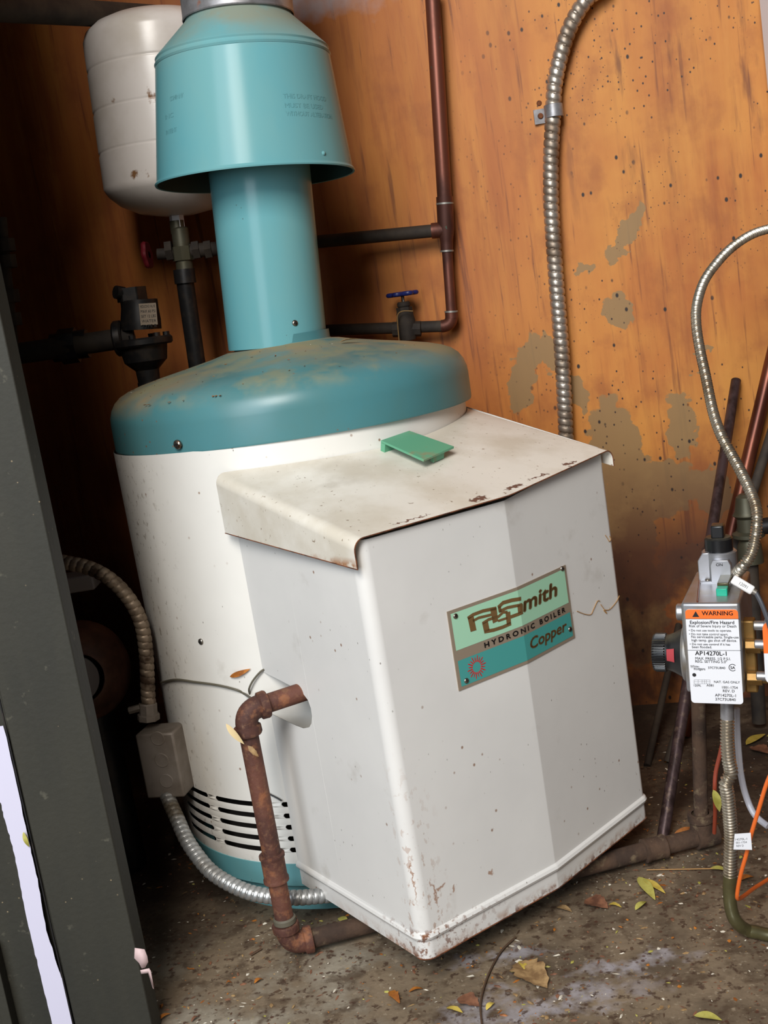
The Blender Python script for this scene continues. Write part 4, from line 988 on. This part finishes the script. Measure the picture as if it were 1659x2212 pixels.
b = MB(); q0 = GM @ V((G(1510, 1240, -.10)[0], TOPY+.0011, -.105)); q1 = GM @ V((G(1506, 1296, -.002)[0], TOPY+.001, -.003)); b.tube(q0, q1, .0011, 8); b.build('thin_capillary', M['copper_bright'], gas)
# brass side block and nuts at the right
b = MB(); b.box((x1-.002, G(1600, 1495, -.03)[1], -.045), (x1+.012, G(1600, 1340, -.03)[1], -.028), GM); b.build('brass_block', M['brass'], gas, bevel=.002)
for py in (1397, 1466):
    yq = G(1625, py, -.02)[1]; F = GM @ Matrix.Translation((x1, yq, -.022)) @ Matrix.Rotation(PI/2, 4, 'Y')
    b = MB(); b.cylr(.0085, .002, .018, F, n=6); b.cylr(.0062, .018, .024, F, n=18); b.build('brass_nut', M['brass'], gas, bevel=.0006)
b = MB(); yq = G(1625, 1410, -.02)[1]; 
F = GM @ Matrix.Translation(((G(1575, 1530)[0]), y1+.003, -.03)) @ Matrix.Rotation(PI/2, 4, 'X')
b.cylr(.0105, -.002, .020, F, n=6); b.build('outlet_nut', M['stainless'], gas, bevel=.0008)

g2 = thing('second_gas_valve', at(1680, 1410, 1.21), 'edge of a second valve with orange and white label at the right border', 'valve')
sx0, sy0 = G(1646, 1343, .012); sx1, sy1 = G(1740, 1482, .012)
b = MB(); b.prism(rr(sx0, sy1, sx1, sy0, .009), -.03, .010, GM); b.build('body', M['grey_plastic'], g2, bevel=.0015)
b = MB(); b.prism(rr(sx0, sy1, sx1, sy0, .009), .010, .0108, GM, 0); sm = G(1650, 1412, .012)[1]; b.prism(rr(sx0, sm, sx1, sy0, .009, (1, 1, 0, 0)), .0108, .0110, GM, 1); b.build('label', [M['label_white'], M['label_orange']], g2)
for py in (1397, 1466, 1356):
    yq = G(1640, py, -.01)[1]; F = GM @ Matrix.Translation((sx0-.012, yq, -.018)) @ Matrix.Rotation(PI/2, 4, 'Y'); b = MB(); b.cylr(.0055, 0, .014, F, n=16, bev=.001); b.build('terminal', M['zinc'], g2)

# white tag and lead
wt = thing('sensor_tag', at(1608, 1265, 1.21), 'white plastic sleeve tag with printed number on a dark grey lead', 'tag')
t0, t1 = at(1582, 1250, 1.215), at(1634, 1281, 1.205); F = frame(t0, t1-t0, (-.2, -1, .25))
L = (t1-t0).length; b = MB(); b.box((0, -.0052, -.0022), (L*.86, .0052, .0022), F); b.build('sleeve', M['white_rubber'], wt, bevel=.002, seg=3)
b = MB(); put_text(b, '12091', lambda x, y: F @ V((x, y, .0024)), L*.3, L*.62, -.0018, .0036); b.build('number', M['ink'], wt)
b = MB(); b.cylr(.0032, L*.84, L*.98, F @ Matrix.Rotation(PI/2, 4, 'Y')); b.build('crimp', M['zinc'], wt)
b = MB(); b.sweep(spline([at(1633, 1281, 1.205), at(1644, 1302, 1.2), at(1657, 1335, 1.195), at(1668, 1372, 1.19)], .004), .0026, 10); b.build('lead', M['grey_rubber'], wt)

conduit('gas_tube', [(1700, 490, 1.75), (1659, 495, 1.72), (1621, 508, 1.69), (1583, 533, 1.66), (1551, 565, 1.63), (1522, 606, 1.60), (1506, 655, 1.56), (1504, 700, 1.53), (1512, 755, 1.50), (1524, 811, 1.47), (1540, 888, 1.43), (1557, 938, 1.40), (1579, 980, 1.38), (1598, 1014, 1.36), (1617, 1053, 1.335), (1632, 1092, 1.31), (1635, 1125, 1.295), (1631, 1164, 1.295), (1622, 1198, 1.29), (1604, 1224, 1.29), (1590, 1238, 1.315)],
        .0060, .0035, .0010, M['stainless'], 'corrugated stainless gas tube curving down the wall into the silver valve', strip=False, n=14, step=.00075, cat='tube')
b = MB(); b.tube(at(1571, 1508, 1.262), at(1571, 1553, 1.262), .0078, 24); b.build('outlet_stub', M['galv'], gas)
lt_ = [(1571, 1552, 1.262), (1571, 1570, 1.262), (1571, 1600, 1.262), (1574, 1640, 1.262), (1579, 1670, 1.263), (1568, 1692, 1.264), (1572, 1718, 1.265), (1576, 1760, 1.267), (1579, 1804, 1.27), (1578, 1850, 1.272), (1577, 1895, 1.275)]
conduit('gas_tube', lt_, .0073, .0040, .0012, M['stainless'], 'corrugated steel tube dropping below the silver valve beside the orange wire', strip=False, n=16, step=.0008, cat='tube')
b = MB(); P = spline([at(*q) for q in ((1577, 1888, 1.275), (1576, 1930, 1.275), (1580, 1966, 1.27), (1592, 1993, 1.265))]+[flo(1620, 2012, .0085), flo(1662, 2020, .0085), flo(1720, 2026, .0085)], .004)
for q in P: q.z = max(q.z, .0085)
b.sweep(P, .0080, 20); tag(b.build('tube_sleeve', M['olive_tube'], origin=P[0]), 'smooth olive sleeve of the steel tube bending onto the concrete at right', 'tube')
def wire(name, pts, r, m, label, cat='wire'):
    b = MB(); P = spline(pts, .005); 
    for q in P: q.z = max(q.z, r)
    b.sweep(P, r, 10); return tag(b.build(name, m, origin=P[0]), label, cat)
wire('clear_tubing', [at(1591, 1530, 1.30), at(1592, 1570, 1.30), at(1595, 1620, 1.30), at(1600, 1670, 1.30), at(1611, 1718, 1.30), at(1630, 1760, 1.29), at(1665, 1790, 1.27)], .0040, M['clear_tube'], 'milky clear plastic tubing hanging to the right of the steel tube', 'tube')
wire('orange_wire', [at(1680, 1640, 1.20), at(1657, 1690, 1.205), at(1640, 1745, 1.21), at(1624, 1798, 1.215), at(1612, 1846, 1.22), at(1601, 1885, 1.225), at(1594, 1920, 1.23), at(1593, 1941, 1.235), at(1606, 1936, 1.26), at(1630, 1918, 1.30), at(1665, 1896, 1.34)], .0024, M['orange_wire'], 'bright orange wire hanging at the right with a white tag on it')
q0, q1, q3 = at(1595, 1800, 1.212), at(1636, 1797, 1.206), at(1585, 1838, 1.214); F = frame(q3, q1-q0, (q1-q0).cross(q0-q3)); tw, th = (q1-q0).length, .021
wtg = thing('paper_tag', q3, 'small white printed tag wrapped on the orange wire', 'tag')
b = MB(); b.prism([(0, .002), (tw*.97, 0), (tw*1.05, th), (tw*.2, th)], 0, .0006, F); b.build('paper', M['label_white'], wtg)
b = MB(); put_text(b, '14270L-1', lambda x, y: F @ V((x, y, .0008)), .004, .017, .013, .0026); put_text(b, '001-1754', lambda x, y: F @ V((x, y, .0008)), .004, .016, .0090, .0024); put_text(b, 'REV D', lambda x, y: F @ V((x, y, .0008)), .004, .012, .0050, .0024); b.build('printing', M['ink'], wtg)
wire('red_wire', [at(1562, 1600, 1.40), at(1555, 1631, 1.40), at(1546, 1670, 1.40), at(1544, 1706, 1.40), at(1545, 1750, 1.42), at(1543, 1800, 1.44)], .0028, M['red_wire'], 'dull red wire looping behind the steel tube')

# ------------------------------------------------------------------ leaves, twigs and litter
def leaf(name, a, c, wd, m, label, group, lift=.002, curl=.15, up=None, twist=0, zoff=.0015):
    a, c = V(a), V(c); d = c-a; L = d.length; x = d.normalized(); z = V(up) if up else V((0, 0, 1)); z = (z-x*z.dot(x)).normalized()
    F = frame(a+z*zoff, x, z) @ Matrix.Rotation(twist, 4, 'X'); n = 12; vs = []
    rs = random.Random(hash((round(a.x, 4), round(a.y, 4))) & 0xffff)
    jag = [rs.uniform(.75, 1.15) if 'brown' in label or 'tan' in label else 1 for _ in range(n+1)]
    for i in range(n+1):
        t = i/n; h = wd/2*(math.sin(PI*t**.8))**.9*jag[i]+.0002; zz = lift*math.sin(PI*t)+curl*L*(t-.5)**2*.6
        vs += [(L*t, -h, zz+h*.25), (L*t, 0, zz), (L*t, h, zz+h*.25)]
    b = MB(); b.add(vs, [f for i in range(n) for f in ((3*i, 3*i+3, 3*i+4, 3*i+1), (3*i+1, 3*i+4, 3*i+5, 3*i+2))], F, 0, True)
    return tag(b.build(name, m, solid=.0004), label, 'leaf', group)
G1 = 'fallen leaves on the concrete'
for x0_, y0_, x1_, y1_, wr, mk, lb_ in (
    (1380, 1899, 1416, 1949, .24, 'leaf_green', 'yellow green leaf of the crossed pair right of the cover'),
    (1388, 1903, 1438, 1934, .22, 'leaf_yellow', 'bright yellow leaf of the crossed pair right of the cover'),
    (1373, 1969, 1397, 1951, .35, 'leaf_green', 'small pale green leaf below the crossed yellow pair'),
    (1316, 1957, 1343, 1963, .35, 'leaf_yellow', 'small yellow leaf beside the brown broken leaf'),
    (1264, 1948, 1314, 1966, .75, 'leaf_brown', 'broken reddish brown leaf on the floor right of the cover'),
    (1612, 1612, 1654, 1589, .33, 'leaf_yellow', 'yellow leaf lying far back at the right border'),
    (1624, 1618, 1665, 1632, .7, 'leaf_brown', 'pinkish brown leaf under the yellow one at the right border'),
    (1117, 2085, 1183, 2140, .62, 'leaf_tan', 'crumpled tan leaf in front of the cover'),
    (1122, 2080, 1143, 2106, .30, 'leaf_yellow', 'narrow yellow leaf on top of the crumpled tan leaf'),
    (990, 2160, 1036, 2178, .72, 'leaf_brown', 'curled reddish brown leaf at the bottom centre'),
    (965, 2181, 1000, 2191, .35, 'leaf_yellow', 'yellow leaf beside the curled brown leaf at the bottom'),
    (843, 2145, 864, 2171, .40, 'leaf_orange', 'small orange brown leaf left of the bottom centre'),
    (884, 2146, 914, 2139, .28, 'leaf_orange', 'thin orange leaf below the cover corner'),
    (1203, 1963, 1236, 1973, .38, 'leaf_tan', 'small tan leaf just under the cover edge'),
    (1051, 2185, 1069, 2170, .45, 'leaf_yellow', 'small yellow brown leaf right of the curled brown leaf'),
    (342, 2208, 369, 2193, .35, 'leaf_orange', 'orange leaf beside the foot of the green board'),
    (550, 2127, 568, 2118, .5, 'leaf_orange', 'little orange leaf left of the rusty floor elbow'),
    (489, 2128, 501, 2126, .4, 'leaf_orange', 'tiny orange leaf on the bare concrete at lower left'),
    (414, 2210, 430, 2199, .35, 'leaf_brown', 'thin brown leaf at the bottom edge near the green board'),
    (634, 2039, 658, 2030, .35, 'leaf_green', 'yellow green leaf tucked behind the rusty floor elbow'),
    (1533, 1880, 1575, 1885, .35, 'leaf_green', 'green leaf at the foot of the steel tube'),
    (1596, 1905, 1628, 1897, .45, 'leaf_orange', 'orange leaf right of the olive sleeve'),
    (734, 1985, 752, 2004, .4, 'leaf_green', 'pale leaf in the gap under the cover beside the conduit'),
    (612, 1975, 630, 1985, .4, 'leaf_yellow', 'yellow leaf right of the riser at the boiler foot'),
    (1500, 2198, 1560, 2208, .4, 'leaf_green', 'dark green leaf at the bottom right border'),
    ):
    a, c = flo(x0_, y0_), flo(x1_, y1_); L = (c-a).length; leaf('leaf', a, c, max(L*wr, .004), M[mk], lb_, G1, lift=.003)
leaf('leaf', at(1453, 1803, 1.525), at(1518, 1800, 1.53), .020, M['leaf_orange'], 'large orange leaf leaning behind the floor pipe coupling', G1, up=(0, -1, .5), curl=.3, lift=.004)
a, c = cyl(498, 1461, .2712), cyl(542, 1444, .2712); n_ = V(((a.x+c.x)/2-AX, (a.y+c.y)/2-AY, 0)).normalized(); leaf('leaf', a, c, .007, M['leaf_orange'], 'orange leaf stuck to the white jacket above the thin cable', 'leaves caught on the boiler', up=n_, curl=0)
a, c = at(489, 1562, 1.366), at(528, 1606, 1.366); leaf('leaf', a, c, .008, M['leaf_cream'], 'cream leaf resting on the upper rusty elbow', 'leaves caught on the boiler', up=(-.3, -1, .3), curl=.05)
a, c = at(535, 1610, 1.369), at(558, 1634, 1.369); leaf('leaf', a, c, .007, M['leaf_tan'], 'curled tan leaf hanging on the riser under the elbow', 'leaves caught on the boiler', up=(.2, -1, .2), curl=.05)
a, c = at(1539, 1705, 1.395), at(1553, 1752, 1.395); leaf('leaf', a, c, .011, M['leaf_green'], 'pale green leaf hanging by the red wire behind the steel tube', 'leaves caught on the pipes', up=(.2, -1, .1), curl=.05)
a, c = at(51, 1797, 1.2465), at(64, 1829, 1.2465); leaf('leaf', a, c, .005, M['leaf_green'], 'small green leaf stuck beside the white strip on the green board', 'leaves caught on the board', up=(0, -1, 0), curl=.02, zoff=.0005)
a = AX+.05; q = V((-.0, 1.69, .79)); p = at(735, 742, 1.66); p.z = lidz(math.hypot(p.x-AX, p.y-AY))+.001; leaf('leaf', p, p+V((.028, .006, .0)), .009, M['leaf_tan'], 'dry tan leaf scrap on the lid at the foot of the flue pipe', 'leaves caught on the boiler')
fk = MB(); poly_ = [(291, 2048), (312, 2051), (318, 2066), (320, 2078), (314, 2090), (306, 2092), (300, 2080), (290, 2070)]
fk.add([at(x, y, 1.243) for x, y in poly_], [tuple(range(len(poly_)))]); fk.add([at(x, y, 1.242) for x, y in ((303, 2096), (322, 2092), (326, 2098), (333, 2137), (330, 2135), (320, 2102), (305, 2104))], [tuple(range(7))])
tag(fk.build('paint_flake', M['flake_pink'], solid=.0006), 'pale pink peeling flake on the edge of the green board', 'flake')
b = MB(); pts = [flo(x, y, .003) for x, y in ((1114, 2024), (1085, 2052), (1062, 2090), (1046, 2130), (1038, 2170), (1041, 2212), (1046, 2240))]; b.sweep(spline(pts, .004), .0013, 7); tag(b.build('twig', M['twig']), 'long dark twig curving out from under the cover', 'twig')
b = MB(); b.tube(flo(1397, 1879, .004), flo(1558, 1876, .004), .0007, 6); tag(b.build('straw_stem', M['straw']), 'thin straw stem lying along the floor pipe', 'twig')
b = MB(); b.tube(flo(542, 2063, .0025), flo(565, 2049, .0025), .0017, 6); tag(b.build('twig', M['twig']), 'short dark twig left of the rusty floor elbow', 'twig')
def wisp(pts, label):
    P = spline([onedge(C_, D_, (V((x, y))-C_).dot((D_-C_).normalized()), z, .0009) for x, y, z in pts], .0012)
    b = MB(); b.sweep(P, .0005, 5); tag(b.build('cobweb_strand', M['straw']), label, 'cobweb')
wisp([(.2306, 1.4484, .3923), (.242, 1.459, .3835), (.2517, 1.4692, .3785), (.258, 1.475, .384), (.2657, 1.4829, .3915), (.27, 1.487, .389)], 'longer curled brown strand on the cover right of the nameplate')
wisp([(.270, 1.487, .385), (.2785, 1.4955, .3684), (.275, 1.49, .375), (.284, 1.50, .372), (.2965, 1.5133, .3773), (.304, 1.52, .384)], 'thin strand running to the right edge of the white cover')
wisp([(.292, 1.509, .474), (.2951, 1.5119, .4683), (.298, 1.514, .463), (.301, 1.517, .466), (.299, 1.515, .471)], 'tiny curled strand high on the right edge of the cover')
# uncounted crumbs of litter
rs = random.Random(11); lit = MB(); lm = [M['leaf_brown'], M['chip_white'], M['leaf_orange'], M['leaf_tan'], M['twig'], M['leaf_green']]
def crumb(mb, p, s, mi, nrm=(0, 0, 1)):
    F = axframe(p, nrm) @ Matrix.Rotation(rs.uniform(0, 6.3), 4, 'Z') @ Matrix.Rotation(rs.uniform(-.3, .3), 4, 'X')
    l, w_, h = s*rs.uniform(.6, 1.5), s*rs.uniform(.3, .7), s*rs.uniform(.12, .35)
    mb.add([(-l, 0, h*.5), (-l*.2, -w_, h), (l, -w_*.3, h*.4), (l*.6, w_, h*.8), (-l*.4, w_*.8, h*.3), (0, 0, h*1.6), (0, 0, -h*.1)], [(0, 1, 5), (1, 2, 5), (2, 3, 5), (3, 4, 5), (4, 0, 5), (1, 0, 6), (2, 1, 6), (3, 2, 6), (4, 3, 6), (0, 4, 6)], F, mi)
k = 0
while k < 2300:
    px, py = rs.uniform(290, 1700), rs.uniform(1560, 2260); P = flo(px, py)
    if P.y > 2.0-.25*P.x or math.hypot(P.x-AX, P.y-AY) < .26: continue
    dens = .35
    if px > 1180 and py < 1960: dens = 1.2
    if 560 < px < 860 and py < 2010: dens = 1
    if 1000 < px < 1240 and py > 2060: dens = .8
    if mnoise.noise(P*9) > .15: dens += .3
    if rs.random() > dens: continue
    crumb(lit, P, rs.choice((.0012, .0015, .002, .0028, .004)), rs.choices(range(6), (6, 2, 2, 3, 3, 1))[0]); k += 1
o = lit.build('floor_litter', lm, origin=(0.2, 1.4, 0)); tag(o, 'fine brown and pale crumbs of leaf litter scattered over the concrete', 'litter', kind='stuff')
ld = MB()
for _ in range(70):
    a = rs.uniform(-PI*.95, -.1*PI) if rs.random() < .7 else rs.uniform(PI*.8, PI*1.2); r = rs.uniform(.09, .262)
    crumb(ld, V((AX+r*math.cos(a), AY+r*math.sin(a), lidz(r)+.0002)), rs.choice((.001, .0014, .002)), rs.choices(range(6), (5, 1, 3, 4, 2, 0))[0])
for x, y in ((318, 899), (326, 908), (330, 915), (372, 915), (375, 918), (405, 915), (455, 830), (462, 832), (470, 828)):
    r = .262; P = cyl(x, y, .262); q = V((P.x-AX, P.y-AY)); 
    crumb(ld, V((P.x, P.y, lidz(.262)+.0005)), .0028, 2)
tag(ld.build('lid_litter', lm, origin=(AX, AY, .76)), 'brown crumbs of leaf litter on the teal boiler lid', 'litter', kind='stuff')

for o in WNORM:
    md = o.modifiers.new('weighted', 'WEIGHTED_NORMAL'); md.keep_sharp = True; md.weight = 60
